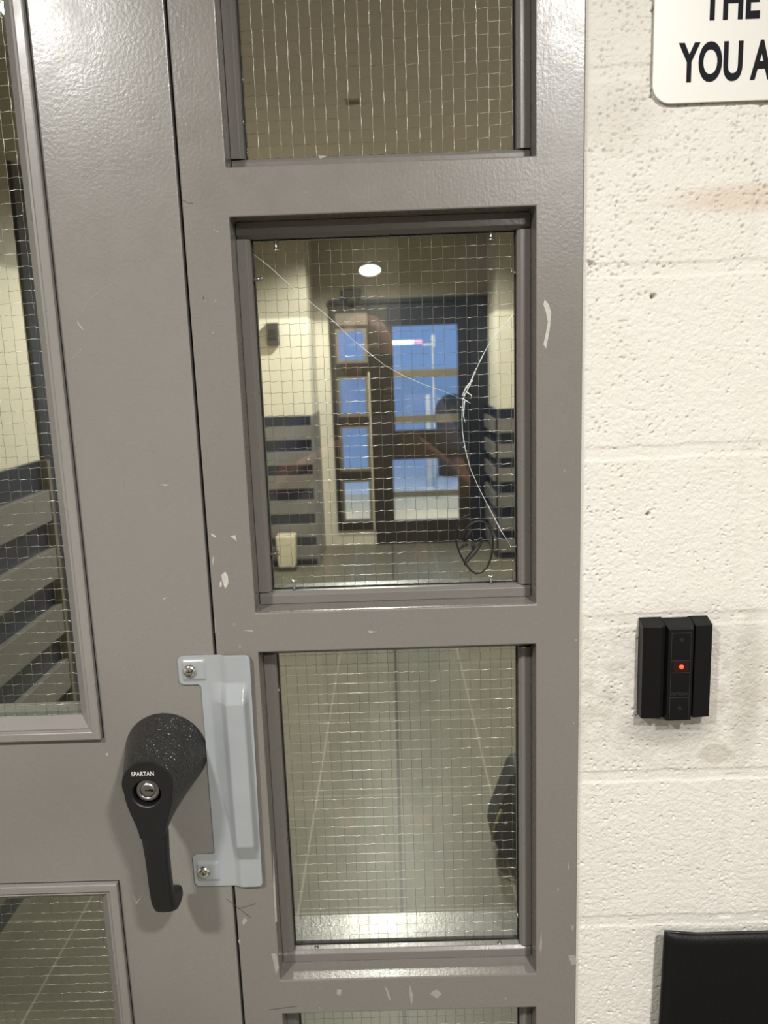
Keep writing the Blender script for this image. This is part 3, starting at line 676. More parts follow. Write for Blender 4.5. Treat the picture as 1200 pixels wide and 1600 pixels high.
def lg_h(x, z):
    h = 0.0028
    xb = -0.2300+0.0120*max(0, (1.0-z)/0.14)            # step from the door side up to the frame side
    h += 0.0040*sm(-0.2165, -0.2060, x)
    # long pressed hump, its left flank wide and slanting
    lx = -0.2290+0.0130*sm(1.02, 0.89, z)
    hump = max(0, min(1, (x-lx)/(-0.2075-lx)))
    hump = (0.8*hump+0.2*hump*hump*(3-2*hump))*sm(-0.1800, -0.1880, x)*max(0, min(1, (z-0.886)/0.024))*max(0, min(1, (1.122-z)/0.024))
    h += 0.0105*hump
    for zc, xa, xe in ((1.1385, -0.2615, -0.2315), (0.8690, -0.2640, -0.2345)):
        h += 0.0022*sm(xa, xa+0.0030, x)*sm(xe, xe-0.0030, x)*sm(zc-0.0140, zc-0.0105, z)*sm(zc+0.0140, zc+0.0105, z)
    return h
zl = sorted(set([0.8475+0.0015*i for i in range(206)]+[0.8475, 0.8478, 0.8484, 1.1565, 1.1562, 1.1556, 0.8917, 0.8919, 0.8921, 1.1199, 1.1201, 0.8923, 1.1196]))
zl = [z for z in zl if 0.8475 <= z <= 1.1565]
cols = [-0.2680+0.00115*i for i in range(80)]
mb = MB(); vs = []; m2 = len(cols)
for z in zl:
    xl, xr = lg_x(z)
    for c2 in cols:
        x = max(xl, min(xr, c2)); vs.append((x, -lg_h(x, z), z))
fs = [(j*m2+i, j*m2+i+1, (j+1)*m2+i+1, (j+1)*m2+i) for j in range(len(zl)-1) for i in range(m2-1)]
mb.add(vs, fs, 0, True)
guard = mb.build('latch_guard', M_GUARD, door, fix=False)
bm = bmesh.new(); bm.from_mesh(guard.data); bmesh.ops.remove_doubles(bm, verts=bm.verts, dist=0.00004); bmesh.ops.dissolve_degenerate(bm, edges=bm.edges, dist=0.00002); bmesh.ops.recalc_face_normals(bm, faces=bm.faces)
for q in bm.faces: q.smooth = True
bm.to_mesh(guard.data); bm.free()
md = guard.modifiers.new('thickness', 'SOLIDIFY'); md.thickness = 0.0024; md.offset = -1
tag(guard, 'light grey steel latch guard plate over the door gap')
for (x, z) in ((-0.2511, 1.1383), (-0.2544, 0.8689)):
    mb = MB()
    mb.lathe([(0.0085, 0), (0.0085, 0.0008), (0.0078, 0.0024), (0.0056, 0.0038), (0.0030, 0.0044), (0.0003, 0.0045)], (x, -0.0048, z), (0, -1, 0), 28)
    mb.box(x-0.0028, x+0.0028, -0.0095, -0.0085, z-0.0006, z+0.0006, 1); mb.box(x-0.0006, x+0.0006, -0.0095, -0.0085, z-0.0028, z+0.0028, 1)
    mb.build('screw', [M_SCREW, M_DARKSCR], guard)

# ---------------------------------------------------------------- access reader on the block wall
rd = empty('access_reader', (0.3315, 0.006, 1.123), 'black card reader with a glowing red light on the white block wall', 'card reader')
RX0, RX1, RZ0, RZ1 = 0.2906, 0.3724, 1.0618, 1.1845
mb = MB()
def wing(x0, x1, d0, d1):
    # outer low edge x0 side depth d0, inner side depth d1; chamfered top and bottom
    c = 0.006
    vs = [(x0, 0.006, RZ0), (x1, 0.006, RZ0), (x1, 0.006, RZ1), (x0, 0.006, RZ1),
          (x0, -d0, RZ0+0.001), (x1, -d1, RZ0+0.001), (x1, -d1, RZ1-c), (x0, -d0, RZ1-c)]
    mb.add(vs, [(0, 3, 2, 1), (4, 5, 6, 7), (0, 1, 5, 4), (1, 2, 6, 5), (2, 3, 7, 6), (3, 0, 4, 7)])
wing(RX0, 0.3130, 0.0125, 0.0145); wing(0.3130, 0.3175, 0.0110, 0.0110); wing(0.3485, 0.3515, 0.0110, 0.0110); wing(0.3515, RX1, 0.0145, 0.0125)
mb.build('housing', M_READER, rd, bevel=0.0007, seg=2)
mb = MB()
mb.add([(0.3162, 0.004, RZ0-0.0005), (0.3497, 0.004, RZ0-0.0005), (0.3497, 0.004, RZ1-0.0005), (0.3162, 0.004, RZ1-0.0005),
        (0.3185, -0.0195, RZ0+0.0005), (0.3480, -0.0195, RZ0+0.0005), (0.3480, -0.0195, RZ1-0.0075), (0.3185, -0.0195, RZ1-0.0075)],
       [(0, 3, 2, 1), (4, 5, 6, 7), (0, 1, 5, 4), (1, 2, 6, 5), (2, 3, 7, 6), (3, 0, 4, 7)])
fc = mb.build('front_cover', M_READER, rd, bevel=0.0007, seg=2)
mb = MB()
for z in (1.1720, 1.1378, 1.1228, 1.0915): mb.box(0.3222, 0.3448, -0.0199, -0.0194, z-0.00035, z+0.00035)
for x in (0.3222, 0.3448): mb.box(x-0.00025, x+0.00025, -0.0198, -0.0194, 1.0640, 1.1720)
mb.build('seam_line', M_READER_LINE, fc)
for z in (1.1630, 1.0775):
    mb = MB(); mb.lathe([(0.0028, 0), (0.0028, 0.0003), (0.0016, 0.0004), (0.0002, 0.0004)], (0.3342, -0.0195, z), (0, -1, 0), 20); mb.build('screw_hole', M_KEYHOLE, fc)
mb = MB(); mb.box(0.3250, 0.3430, -0.01975, -0.0194, 1.1240, 1.1366); mb.build('light_window', M_LEDWIN, fc)
mb = MB(); mb.lathe([(0.0027, 0), (0.0027, 0.0008), (0.0020, 0.0018), (0.0003, 0.0022)], (0.3345, -0.0196, 1.1303), (0, -1, 0), 20)
tag(mb.build('indicator_light', M_LED, rd), 'glowing red indicator light')
text_mesh('lettering', 'KEYSCAN', M_READER_LINE, fc, 0.3240, 0.3432, 1.0945, 1.0982, -0.0195, 0.003)

# ---------------------------------------------------------------- white sign, cut off by the picture's corner
sg = empty('sign', (0.41, 0.003, 1.85), 'white rounded sign with tall black lettering on the block wall, top right corner', 'sign')
def rrect(x0, x1, z0, z1, r, n=10):
    P = []
    for cx_, cz_, a in ((x1-r, z0+r, -90), (x1-r, z1-r, 0), (x0+r, z1-r, 90), (x0+r, z0+r, 180)):
        P += [(cx_+r*math.cos(math.radians(a+90*i/n)), cz_+r*math.sin(math.radians(a+90*i/n))) for i in range(n+1)]
    return P
mb = MB(); mb.prism(rrect(0.2895, 0.5290, 1.7555, 2.035, 0.0195), 'xz', 0.0022, 0.0)
mb.build('sign_plate', M_SIGN, sg, bevel=0.0005, seg=2)
text_mesh('lettering', 'THE', M_SIGNINK, sg, 0.3395, 0.3992, 1.8345, 1.8735, 0.0, 0.030)
text_mesh('lettering', 'YOU AR', M_SIGNINK, sg, 0.3160, 0.4345, 1.7750, 1.8145, 0.0, 0.030)

# ---------------------------------------------------------------- black vinyl chair against the block wall
ch = empty('chair', (0.525, -0.24, 0), 'black vinyl padded chair standing against the white block wall, bottom right', 'chair')
mb = MB()
xa, xb = 0.3275, 0.7475; zt = 0.7730; zb = 0.50
nu, nv = 40, 40
front = []; 
for j in range(nv+1):
    v2 = j/nv; z = zb+(zt-zb)*v2
    for i in range(nu+1):
        u = i/nu; x = xa-0.006*(1-v2)+(xb-xa+0.012*(1-v2))*u
        e = min(u, 1-u, v2, 1-v2)
        sag = 0.0045*sm(0.0, 0.10, u)*sm(1.0, 0.90, u)*v2**6
        front.append((x, -0.0165-0.0035*sm(0, 0.02, e), z-sag))
vs = front+[(x, -0.0110, z) for x, y, z in front]
m2 = nu+1; off = len(front)
fs = [(j*m2+i, j*m2+i+1, (j+1)*m2+i+1, (j+1)*m2+i) for j in range(nv) for i in range(nu)]
fs += [(off+j*m2+i+1, off+j*m2+i, off+(j+1)*m2+i, off+(j+1)*m2+i+1) for j in range(nv) for i in range(nu)]
rim = [i for i in range(m2)]+[j*m2+nu for j in range(1, nv+1)]+[nv*m2+i for i in range(nu-1, -1, -1)]+[j*m2 for j in range(nv-1, 0, -1)]
fs += [(rim[k], rim[(k+1) % len(rim)], off+rim[(k+1) % len(rim)], off+rim[k]) for k in range(len(rim))]
mb.add(vs, fs, 0, True)
br = mb.build('backrest', M_VINYL, ch)
mb = MB()
lp = [front[i] for i in rim]
mb.tube([(x, -0.0150, z+0.0008 if z > 0.7 else z) for x, y, z in lp[::2]]+[(lp[0][0], -0.0150, lp[0][2])], 0.0019, 8)
mb.build('welt', M_VINYL2, br, fix=False)
mb = MB()
mb.prism([(-0.465, 0.43), (-0.475, 0.45), (-0.465, 0.475), (-0.09, 0.475), (-0.08, 0.45), (-0.09, 0.43)], 'yz', 0.315, 0.735)
mb.build('seat', M_VINYL, ch, bevel=0.008, seg=3)
for x in (0.335, 0.715):
    mb = MB(); mb.tube([(x, -0.44, 0.0), (x, -0.43, 0.43)], 0.011, 12); mb.build('leg', M_CHAIRLEG, ch)
    mb = MB(); mb.tube([(x, -0.030, 0.0), (x, -0.060, 0.42), (x, -0.050, 0.49), (x, -0.027, 0.515)], 0.011, 12); mb.build('leg', M_CHAIRLEG, ch)

# ---------------------------------------------------------------- hall ceiling lamps
def hall_lamp(x, y, watts, size, label):
    e = empty('ceiling_lamp', (x, y, 2.47), label, 'ceiling lamp', 'round lamps on the hall ceiling')
    mb = MB(); mb.lathe([(size*0.72, 0), (size*0.72, 0.03), (size*0.60, 0.04), (size*0.55, 0.02), (0.001, 0.02)], (x, y, 2.47), (0, 0, -1), 36); mb.build('trim_ring', M_TRIMW, e)
    mb = MB(); mb.lathe([(size*0.54, 0.02), (size*0.54, 0.030), (0.001, 0.032)], (x, y, 2.47), (0, 0, -1), 36); mb.build('lens', M_LENS, e)
    ld = bpy.data.lights.new('lamp_light', 'AREA'); ld.shape = 'DISK'; ld.size = size; ld.energy = watts; ld.color = WARM
    lo = bpy.data.objects.new('lamp_light', ld); COL.objects.link(lo); lo.parent = e; lo.location = (0, 0, -0.045)
hall_lamp(-0.90, -1.38, LAMP_W, 0.16, 'round hall ceiling lamp up and to the left of the door')
hall_lamp(0.56, -1.44, LAMP_W, 0.16, 'round hall ceiling lamp above the white block wall')
hall_lamp(0.92, -3.20, LAMP_BACK_W, 0.40, 'larger round hall ceiling lamp behind the photographer')

# ---------------------------------------------------------------- the entry beyond the glass
EC = 2.45
DL = ((-0.10, 2.35, 'small recessed entry downlight nearer the glass', 0.026), (-0.05, 4.45, 'recessed entry downlight nearer the far door', 0.066))
w = MB(); hx = sorted([-1.20, 1.35]+[x+q for x, y, l, h in DL for q in (-h-0.004, h+0.004)]); hy = [0.127]+[y+q for x, y, l, h in DL for q in (-h-0.004, h+0.004)]+[5.7]
m4 = MB(); m4.grid_frame(hx, hy, [(x-h-0.004, x+h+0.004, y-h-0.004, y+h+0.004) for x, y, l, h in DL], EC, EC+0.05)
w.add([(x, z, y) for x, y, z in m4.v], m4.f)
struct('ceiling_entry', w, M_CEIL, 'dim brown ceiling of the entry beyond the glass', 'ceiling')
w = MB()
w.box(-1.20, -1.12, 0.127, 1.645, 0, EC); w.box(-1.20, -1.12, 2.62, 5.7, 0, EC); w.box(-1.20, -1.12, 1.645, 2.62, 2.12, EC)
struct('wall_entry_left', w, M_CREAM_DIMTOP, 'cream painted left wall of the entry, seen through the door glass', 'wall')
w = MB(); w.box(1.27, 1.35, 0.127, 5.7, 0, EC)
struct('wall_entry_right', w, M_CREAM, 'cream right wall of the entry beyond the glass', 'wall')
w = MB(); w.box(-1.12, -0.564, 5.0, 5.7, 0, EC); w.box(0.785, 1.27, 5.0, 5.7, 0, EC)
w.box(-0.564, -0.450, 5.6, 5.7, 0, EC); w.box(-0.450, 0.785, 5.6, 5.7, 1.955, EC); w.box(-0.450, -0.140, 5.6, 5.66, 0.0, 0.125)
struct('wall_entry_end', w, M_CREAM_DIMTOP, 'cream end wall of the entry around the far dark door', 'wall')
w = MB(); w.box(-1.20, -1.12, 0.110, 0.127, 0, EC); w.box(0.2188, 1.27, 0.1271, 0.15, 0, EC)
struct('wall_entry_near', w, M_CREAM, 'back of the block wall inside the entry', 'wall')
# navy door in the left wall
e = empty('door_3', (-1.14, 2.13, 0), 'dark navy door in the left wall of the entry, seen at a slant past the slats', 'door', kind='structure')
w = MB(); w.box(-1.175, -1.14, 1.70, 2.57, 0.005, 2.07); w.build('door_leaf', M_NAVYDOOR, e)
w = MB(); w.box(-1.19, -1.108, 1.648, 1.70, 0, 2.12); w.box(-1.19, -1.108, 2.57, 2.618, 0, 2.12); w.box(-1.19, -1.108, 1.70, 2.57, 2.07, 2.12); w.build('door_frame', M_NAVYDOOR, e)
# slatted wainscot
def slats(name, label, runs, ztop, tops, th=0.10):
    e = empty(name, (runs[0][0], runs[0][2], 0), label, 'slatted wall guard', 'slatted wall guards in the entry', 'structure')
    bk = MB(); sl = MB(); tr = MB()
    for x0, x1, y0, y1 in runs:
        alongx = (x1-x0) > (y1-y0)
        bk.box(x0, x1, y0, y1, 0.0, ztop)
        for t in tops:
            z0 = max(0.01, t-th)
            if alongx: sl.box(x0, x1, y0-0.022, y0-0.0005, z0, t)
            elif x0 < 0: sl.box(x1+0.0005, x1+0.022, y0, y1, z0, t)
            else: sl.box(x0-0.022, x0-0.0005, y0, y1, z0, t)
    bk.build('backing_board', M_NAVY, e); sl.build('slats', M_SLAT, e, bevel=0.002)
    return e
e = slats('trim_2', 'grey horizontal slats over navy boards on the left entry wall, seen through the door glass', [(-1.12, -1.105, 0.16, 1.60)], 1.222, [1.13-0.187*i for i in range(6)])
w = MB(); w.box(-1.12, -1.080, 1.600, 1.618, 0.0, 1.222); w.build('end_cap', M_RAIL, e)
T5 = [1.105-0.03, 0.857, 0.680, 0.490, 0.315, 0.160]
T5 = [1.040, 0.857, 0.681, 0.495, 0.315, 0.150]
slats('trim_3', 'grey slats over navy boards left of the far door', [(-1.10, -0.575, 4.980, 4.998)], 1.112, T5)
e = empty('trim_5', (-0.57, 5.3, 0), 'grey corner post left of the far door', 'corner guard', kind='structure')
w = MB(); w.box(-0.576, -0.556, 4.972, 5.55, 0.0, 1.112); w.build('post', M_SLAT, e)
slats('trim_4', 'grey slats over navy boards right of the far door', [(0.787, 1.26, 4.980, 4.998), (0.770, 0.784, 5.0, 5.56)], 1.112, T5)

# far door, far sidelight and their dark frame
FY0, FY1 = 5.57, 5.63
e = empty('window_5', (-0.30, 5.6, 0), 'narrow far sidelight of four stacked blue-lit panes left of the far door', 'window', kind='structure')
PZ = [(0.195, 0.545), (0.615, 0.980), (1.055, 1.370), (1.475, 1.740)]
zs = [0.128]+[z for o in PZ for z in o]+[1.94]
w = MB(); w.grid_frame([-0.450, -0.405, -0.158, -0.1395], zs, [(-0.405, -0.158, a, b2) for a, b2 in PZ], FY0, FY1); w.build('mullion_frame', M_DARKFR, e, bevel=0.003)
for a, b2 in PZ:
    w = MB(); w.grid_frame([-0.405, -0.385, -0.188, -0.158], [a, a+0.022, b2-0.022, b2], [(-0.385, -0.188, a+0.022, b2-0.022)], FY0+0.006, FY1-0.02); w.build('glazing_bead', M_RAIL, e)
    w = MB(); w.box(-0.388, -0.185, 5.600, 5.606, a+0.02, b2-0.02); w.build('glass_pane', M_GLASS2, e)
w = MB(); w.box(-0.160, -0.150, FY0-0.006, FY0+0.004, 0.128, 1.40); w.build('edge_strip', M_BOX, e)
w = MB(); w.box(-0.400, -0.150, FY0-0.004, FY0-0.0005, 1.765, 1.855); w.build('upper_panel', M_RAIL, e)
e = empty('door_2', (0.25, 5.6, 0), 'dark navy far door with blue-lit windows at the end of the entry', 'door', kind='structure')
UW, LW = (0.042, 0.551, 0.930, 1.745), (0.012, 0.541, 0.192, 0.695)
w = MB(); w.grid_frame([-0.1395, 0.012, 0.042, 0.541, 0.551, 0.640], [0.006, 0.192, 0.695, 0.930, 1.745, 1.92], [UW, LW], FY0, FY1); w.build('door_leaf', M_DARKFR, e, bevel=0.003)
w = MB()
for z0, z1 in ((1.345, 1.405), (0.985, 1.045)): w.box(UW[0], UW[1], FY0+0.01, FY1-0.01, z0, z1)
w.box(LW[0], LW[1], FY0+0.01, FY1-0.01, 0.385, 0.430); w.build('glazing_bar', M_RAIL, e)
for a in (UW, LW):
    w = MB(); w.box(a[0]-0.002, a[1]+0.002, 5.600, 5.606, a[2]-0.002, a[3]+0.002); w.build('glass_pane', M_GLASS2, e)
e2 = empty('trim_6', (0.70, 5.6, 0), 'dark navy jamb and head of the far door', 'door frame', kind='structure')
w = MB(); w.box(0.642, 0.785, FY0-0.02, FY1, 0, 1.955); w.box(-0.450, 0.642, FY0-0.02, FY1, 1.922, 1.955); w.build('jamb', M_NAVYDOOR, e2)
w = MB(); w.box(0.553, 0.638, FY0-0.003, FY0-0.0005, 0.72, 1.92); w.build('navy_panel', M_NAVYDOOR, e)
w = MB(); w.box(0.0, 0.553, FY0-0.003, FY0-0.0005, 1.755, 1.92); w.build('navy_panel', M_NAVYDOOR, e)
# small things in the entry
e = empty('bulkhead_lamp', (-0.116, 5.6, 2.172), 'glowing oval bulkhead lamp above the far door', 'lamp')
def ov(a, c2, y0, y1): return [(-0.116+a*math.cos(2*PI*i/32), 2.172+c2*math.sin(2*PI*i/32)) for i in range(32)]
w = MB(); w.prism(ov(0.088, 0.046, 0, 0), 'xz', 5.599, 5.575); w.build('base', M_TRIMW, e)
w = MB(); w.prism(ov(0.080, 0.038, 0, 0), 'xz', 5.5749, 5.545); w.build('lens', M_BULK, e, bevel=0.012, seg=3)
e = empty('camera_dome', (-0.264, 5.6, 1.98), 'small dark dome camera on the wall above the far sidelight', 'security camera')
w = MB(); w.prism([(-0.345, 1.975), (-0.345, 2.035), (-0.190, 2.035), (-0.190, 1.975)], 'xz', 5.599, 5.54); w.build('bracket', M_DARKBOX, e, bevel=0.008)
w = MB(); w.lathe([(0.060, 0), (0.056, 0.03), (0.035, 0.055), (0.002, 0.062)], (-0.264, 5.555, 1.974), (0, 0, -1), 24); w.build('dome', M_DARKBOX, e)
e = empty('switch_box', (-0.812, 5.0, 1.70), 'dark grey box on the cream wall above the left slats', 'switch box')
w = MB(); w.box(-0.855, -0.770, 4.955, 4.999, 1.615, 1.775); w.build('housing', M_DARKBOX, e, bevel=0.006)
w = MB(); w.box(-0.840, -0.785, 4.948, 4.956, 1.66, 1.73); w.build('cover', M_DARKFR, e, bevel=0.003)
e = empty('bin', (-0.785, 4.86, 0), 'small cream bin standing on the floor before the left slats', 'bin')
w = MB()
w.add([(-0.845,4.80,0.03),(-0.725,4.80,0.03),(-0.725,4.92,0.03),(-0.845,4.92,0.03),(-0.855,4.79,0.262),(-0.715,4.79,0.262),(-0.715,4.93,0.262),(-0.855,4.93,0.262)], [(0,1,2,3),(4,5,6,7),(0,1,5,4),(1,2,6,5),(2,3,7,6),(3,0,4,7)]); w.build('body', M_BOX, e, bevel=0.008)
w = MB(); w.box(-0.850, -0.720, 4.795, 4.925, 0.0, 0.03); w.build('foot', M_DARKBOX, e)
e = empty('bag', (0.315, 1.32, 0), 'dark peaked bag on the entry floor at the right edge of the lower pane', 'bag')
w = MB(); w.prism([(0.300, 0.0), (0.262, 0.085), (0.268, 0.125), (0.326, 0.285), (0.352, 0.300), (0.40, 0.24), (0.43, 0.10), (0.42, 0.0)], 'xz', 1.27, 1.40); w.build('body', M_BAG, e, bevel=0.015, seg=3)
w = MB(); w.tube([(0.262, 1.262, 0.080), (0.268, 1.262, 0.125), (0.290, 1.262, 0.18)], 0.004, 8); w.build('piping', M_BAGTRIM, e)
w = MB(); w.tube([(0.33, 1.262, 0.25), (0.335, 1.25, 0.18), (0.345, 1.25, 0.12), (0.34, 1.262, 0.06)], 0.006, 8); w.build('strap', M_DARKBOX, e)
w = MB(); w.lathe([(0.006, 0), (0.006, 0.004), (0.001, 0.005)], (0.304, 1.268, 0.135), (0, -1, 0), 14); w.build('snap', M_SCREW, e)
# entry downlights (recessed; the dim upper walls are coloured in)
for x, y, lab, h in DL:
    e = empty('downlight', (x, y, EC), lab, 'downlight', 'recessed downlights in the entry ceiling')
    q = h*1.25; t = h+0.0035
    w = MB(); w.grid_frame([x-q, x-h, x+h, x+q], [y-q, y-h, y+h, y+q], [(x-h, x+h, y-h, y+h)], EC-0.003, EC-0.0002)
    w.v = [(a, c2, b2) for a, b2, c2 in w.v]; w.build('trim_ring', M_CEIL, e)
    w = MB(); w.grid_frame([x-t, x-h, x+h, x+t], [y-t, y-h, y+h, y+t], [(x-h, x+h, y-h, y+h)], EC, EC+0.12)
    w.v = [(a, c2, b2) for a, b2, c2 in w.v]; w.box(x-t, x+t, y-t, y+t, EC+0.12, EC+0.125); w.build('housing', M_CAN if h > 0.03 else M_CEIL, e)
    k = min(1.0, h/0.045)
    w = MB(); w.lathe([(0.001, 0.078), (0.014*k, 0.082), (0.020*k, 0.095), (0.014*k, 0.110), (0.013*k, 0.119)], (x, y, EC), (0, 0, 1), 24); w.build('bulb', M_BULB, e)
    ld = bpy.data.lights.new('lamp_light', 'SPOT'); ld.energy = ENTRY_W; ld.color = (1, 0.95, 0.86); ld.spot_size = math.radians(150); ld.spot_blend = 0.4; ld.shadow_soft_size = 0.045
    lo = bpy.data.objects.new('lamp_light', ld); COL.objects.link(lo); lo.parent = e; lo.location = (0, 0, -0.055)

# ---------------------------------------------------------------- outdoors beyond the far door
w = MB(); w.box(-30, 30, 13.0, 90, -0.06, -0.01); w.box(-30, -2.4, 5.7, 13, -0.06, -0.01); w.box(2.4, 30, 5.7, 13, -0.06, -0.01); w.box(-2.4, 2.4, 8.1, 13, 0.0005, 0.004)
struct('ground', w, M_SNOW, 'pale ground outside the far door', 'ground')
w = MB(); w.box(-2.4, 2.4, 5.75, 8.1, 0.0005, 0.006)  # the lamp's warm pool of light is put into this slab's colour
struct('floor_apron', w, M_APRON, 'concrete apron just outside the far door, tinted with warm lamp light', 'paving')
e = empty('light_bar', (0.27, 7.6, 0), 'cold white outdoor tube light seen through the far door window', 'lamp')
w = MB(); w.tube([(0.03, 7.6, 1.655), (0.27, 7.6, 1.655)], 0.020, 12); w.build('tube', M_TUBE, e)
w = MB(); w.tube([(0.275, 7.6, 1.655), (0.36, 7.6, 1.655)], 0.022, 12); w.build('pink_end', M_PINK, e)
w = MB(); w.tube([(0.36, 7.6, 1.625), (0.46, 7.6, 1.625)], 0.012, 8); w.build('arm', M_WHITEPOST, e)
for x in (-0.01, 0.455):
    w = MB(); w.box(x, x+0.03, 7.585, 7.615, 1.60, 1.72); w.build('bracket', M_WHITEPOST, e)
for x in (0.01, 0.465):
    w = MB(); w.tube([(x, 7.6, 0.004), (x, 7.6, 1.62)], 0.008, 8); w.build('leg', M_WHITEPOST, e)
e = empty('bollard', (0.437, 8.3, 0), 'slim white post outside the far door', 'post')
w = MB(); w.lathe([(0.03, 0), (0.03, 1.06), (0.02, 1.08), (0.001, 1.085)], (0.437, 8.3, 0.004), (0, 0, 1), 16); w.build('shaft', M_WHITEPOST, e)
w = MB(); w.lathe([(0.06, 0), (0.06, 0.02), (0.032, 0.03)], (0.437, 8.3, 0.004), (0, 0, 1), 16); w.build('foot', M_WHITEPOST, e)
e = empty('waste_bin', (0.80, 9.4, 0), 'dark rounded waste bin outside behind the far door window', 'bin')
w = MB(); w.lathe([(0.20, 0), (0.22, 0.75), (0.23, 0.80)], (0.80, 9.4, 0.004), (0, 0, 1), 28); w.build('body', M_DARKBOX, e)
w = MB(); w.lathe([(0.235, 0), (0.235, 0.04), (0.18, 0.16), (0.08, 0.22), (0.002, 0.23)], (0.80, 9.4, 0.805), (0, 0, 1), 28); w.build('lid', M_DARKFR, e)
e = empty('outdoor_lamp', (0.1, 5.72, 2.3), 'warm lamp on the outside wall over the far door', 'lamp')
w = MB(); w.box(0.0, 0.2, 5.701, 5.80, 2.27, 2.35); w.build('housing', M_DARKBOX, e, bevel=0.01)
w = MB(); w.box(0.02, 0.18, 5.72, 5.79, 2.262, 2.2699); w.build('lens', M_LENS, e)
ld = bpy.data.lights.new('lamp_light', 'AREA'); ld.size = 0.14; ld.energy = OUT_W; ld.color = (1, 0.88, 0.66)
lo = bpy.data.objects.new('lamp_light', ld); COL.objects.link(lo); lo.parent = e; lo.location = (0, 0.035, -0.05); lo.rotation_euler = (math.radians(35), 0, 0)

# ---------------------------------------------------------------- the photographer, who shows as a faint reflection in the cracked pane
PX, PY = -0.055, -1.33
def skin(name, verts, edges, radii, mat, parent, origin, sub=2, root=0):
    off = Vector(origin)
    me = bpy.data.meshes.new(name); me.from_pydata([Vector(v)-off for v in verts], edges, []); me.materials.append(mat)
    o = bpy.data.objects.new(name, me); COL.objects.link(o)
    if parent: o.parent = parent
    else: o.location = off
    md = o.modifiers.new('skin', 'SKIN'); md.use_smooth_shade = True
    for k, r in enumerate(radii):
        sv = me.skin_vertices[0].data[k]; sv.radius = r if isinstance(r, tuple) else (r, r); sv.use_root = (k == root)
    if sub: s2 = o.modifiers.new('subdivision', 'SUBSURF'); s2.levels = sub; s2.render_levels = sub
    return o
BV = []; BE = []; BR = []
def bv(p, r, link=None):
    BV.append(p); BR.append(r); k = len(BV)-1
    if link is not None: BE.append((link, k))
    return k
pel = bv((PX, PY, 0.90), (0.150, 0.105))
wai = bv((PX, PY, 1.04), (0.130, 0.095), pel); chs = bv((PX, PY, 1.22), (0.150, 0.105), wai); shd = bv((PX, PY, 1.335), (0.105, 0.075), chs)
nk = bv((PX, PY+0.012, 1.400), 0.055, shd); jaw = bv((PX-0.005, PY+0.050, 1.450), (0.058, 0.062), nk); hd = bv((PX-0.008, PY+0.045, 1.525), (0.078, 0.092), jaw); cro = bv((PX-0.008, PY+0.035, 1.590), (0.066, 0.080), hd); tp = bv((PX-0.008, PY+0.03, 1.622), (0.036, 0.045), cro)
nose = bv((PX-0.006, PY+0.143, 1.508), 0.010, hd)
for s in (-1, 1): bv((PX-0.008+s*0.085, PY+0.03, 1.515), (0.010, 0.020), hd)
for s in (-1, 1):
    sh_ = bv((PX+s*0.165, PY, 1.340), 0.058, shd)
    ua = bv((PX+s*0.205, PY+0.06, 1.240), 0.047, sh_)
    el = bv((PX+s*0.245, PY+0.135, 1.130), 0.040, ua)
    fa = bv((PX+s*0.190, PY+0.230, 1.205), 0.037, el)
    wx = (-0.0255+s*0.078)
    wr = bv((wx, -1.005, 1.292), 0.026, fa)
    pm = bv((wx-s*0.012, -0.972, 1.345), (0.030, 0.020), wr)
    for q in range(4):      # four fingers wrap the phone's back from its side
        zf = 1.372+q*0.0185-0.004; L = (0.050, 0.056, 0.053, 0.042)[3-q]
        k1 = bv((-0.0255+s*0.050, -0.958, zf), 0.0088, pm); k2 = bv((-0.0255+s*0.044, -0.929, zf+0.002), 0.0080, k1); bv((-0.0255+s*(0.044-L*0.62), -0.9275, zf+0.004), 0.0068, k2)
    t1 = bv((-0.0255+s*0.050, -0.985, 1.375), 0.0110, pm); t2 = bv((-0.0255+s*0.030, -0.961, 1.400), 0.0090, t1)
    hp = bv((PX+s*0.095, PY, 0.86), 0.090, pel); kn = bv((PX+s*0.105, PY+0.010, 0.48), 0.060, hp); cf = bv((PX+s*0.108, PY-0.015, 0.33), 0.055, kn); an = bv((PX+s*0.110, PY-0.010, 0.095), 0.036, cf); ft = bv((PX+s*0.118, PY+0.09, 0.045), (0.040, 0.028), an)
per = skin('person', BV, BE, BR, M_SKIN, None, (PX, PY, 0))
tag(per, 'person in lilac shirt holding up a phone, reflected in the cracked pane', 'person')
o0 = (PX, PY, 0)
V = [(PX, PY, 0.84), (PX, PY, 0.92), (PX, PY, 1.05), (PX, PY, 1.22), (PX, PY, 1.335)]; E = [(0, 1), (1, 2), (2, 3), (3, 4)]; R = [(0.168, 0.122), (0.170, 0.124), (0.150, 0.114), (0.168, 0.122), (0.112, 0.088)]
for s in (-1, 1):
    V += [(PX+s*0.165, PY, 1.342), (PX+s*0.205, PY+0.06, 1.240), (PX+s*0.222, PY+0.092, 1.190)]; k = len(V)-3; E += [(4, k), (k, k+1), (k+1, k+2)]; R += [0.070, 0.064, 0.066]
skin('shirt', V, E, R, M_SHIRT, per, o0)
V = [(PX, PY, 0.97), (PX, PY, 0.88)]; E = [(0, 1)]; R = [(0.155, 0.112), (0.160, 0.116)]
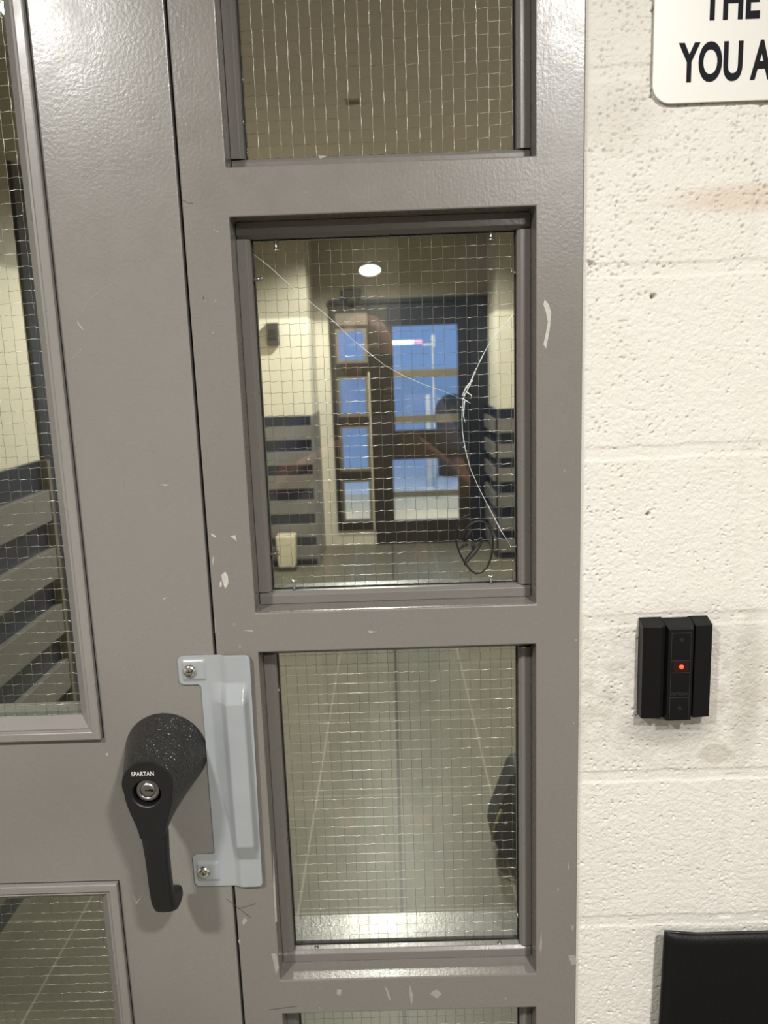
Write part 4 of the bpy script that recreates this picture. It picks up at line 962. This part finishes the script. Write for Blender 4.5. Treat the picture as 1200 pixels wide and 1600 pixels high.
for s in (-1, 1):
    V += [(PX+s*0.095, PY, 0.78), (PX+s*0.105, PY+0.008, 0.48), (PX+s*0.110, PY-0.008, 0.10)]; k = len(V)-3; E += [(1, k), (k, k+1), (k+1, k+2)]; R += [0.100, 0.076, 0.062]
skin('trousers', V, E, R, M_TROUSER, per, o0)
for s in (-1, 1):
    V = [(PX+s*0.112, PY-0.055, 0.050), (PX+s*0.114, PY+0.02, 0.050), (PX+s*0.120, PY+0.11, 0.040), (PX+s*0.122, PY+0.165, 0.034)]
    skin('shoe', V, [(0, 1), (1, 2), (2, 3)], [(0.038, 0.048), (0.040, 0.048), (0.044, 0.038), (0.034, 0.030)], M_SHOE, per, o0)
V = [(PX-0.008, PY-0.005, 1.510), (PX-0.008, PY+0.010, 1.570), (PX-0.008, PY+0.022, 1.618)]
skin('hair', V, [(0, 1), (1, 2)], [(0.078, 0.072), (0.080, 0.082), (0.050, 0.062)], M_HAIR, per, o0)
for s in (-1, 1):
    mb = MB(); mb.lathe([(0.001, -0.010), (0.008, -0.007), (0.0105, 0), (0.008, 0.007), (0.001, 0.010)], (PX-0.008+s*0.030, PY+0.122, 1.533), (0, 1, 0), 14); mb.build('eye', M_EYE, per)
mb = MB(); mb.tube([(PX-0.030, PY+0.122, 1.470), (PX-0.008, PY+0.130, 1.467), (PX+0.014, PY+0.122, 1.470)], 0.005, 8); mb.build('mouth', M_SKIN, per)
ph = empty('phone', (-0.0255, -0.945, 1.365), 'black phone held up to the glass by the photographer', 'phone')
mb = MB(); mb.prism(rrect(-0.0630, 0.0120, 1.3650, 1.5125, 0.010), 'xz', -0.9480, -0.9400); mb.build('body', M_PHONE, ph, bevel=0.002)
for x, z in ((-0.0005, 1.500), (-0.020, 1.4985), (-0.0005, 1.4795)):
    mb = MB(); mb.lathe([(0.0075, 0), (0.0075, 0.0012), (0.0060, 0.0014), (0.0005, 0.0012)], (x, -0.9400, z), (0, 1, 0), 20); mb.build('camera_lens', M_PHLENS, ph)
bpy.context.view_layer.update()
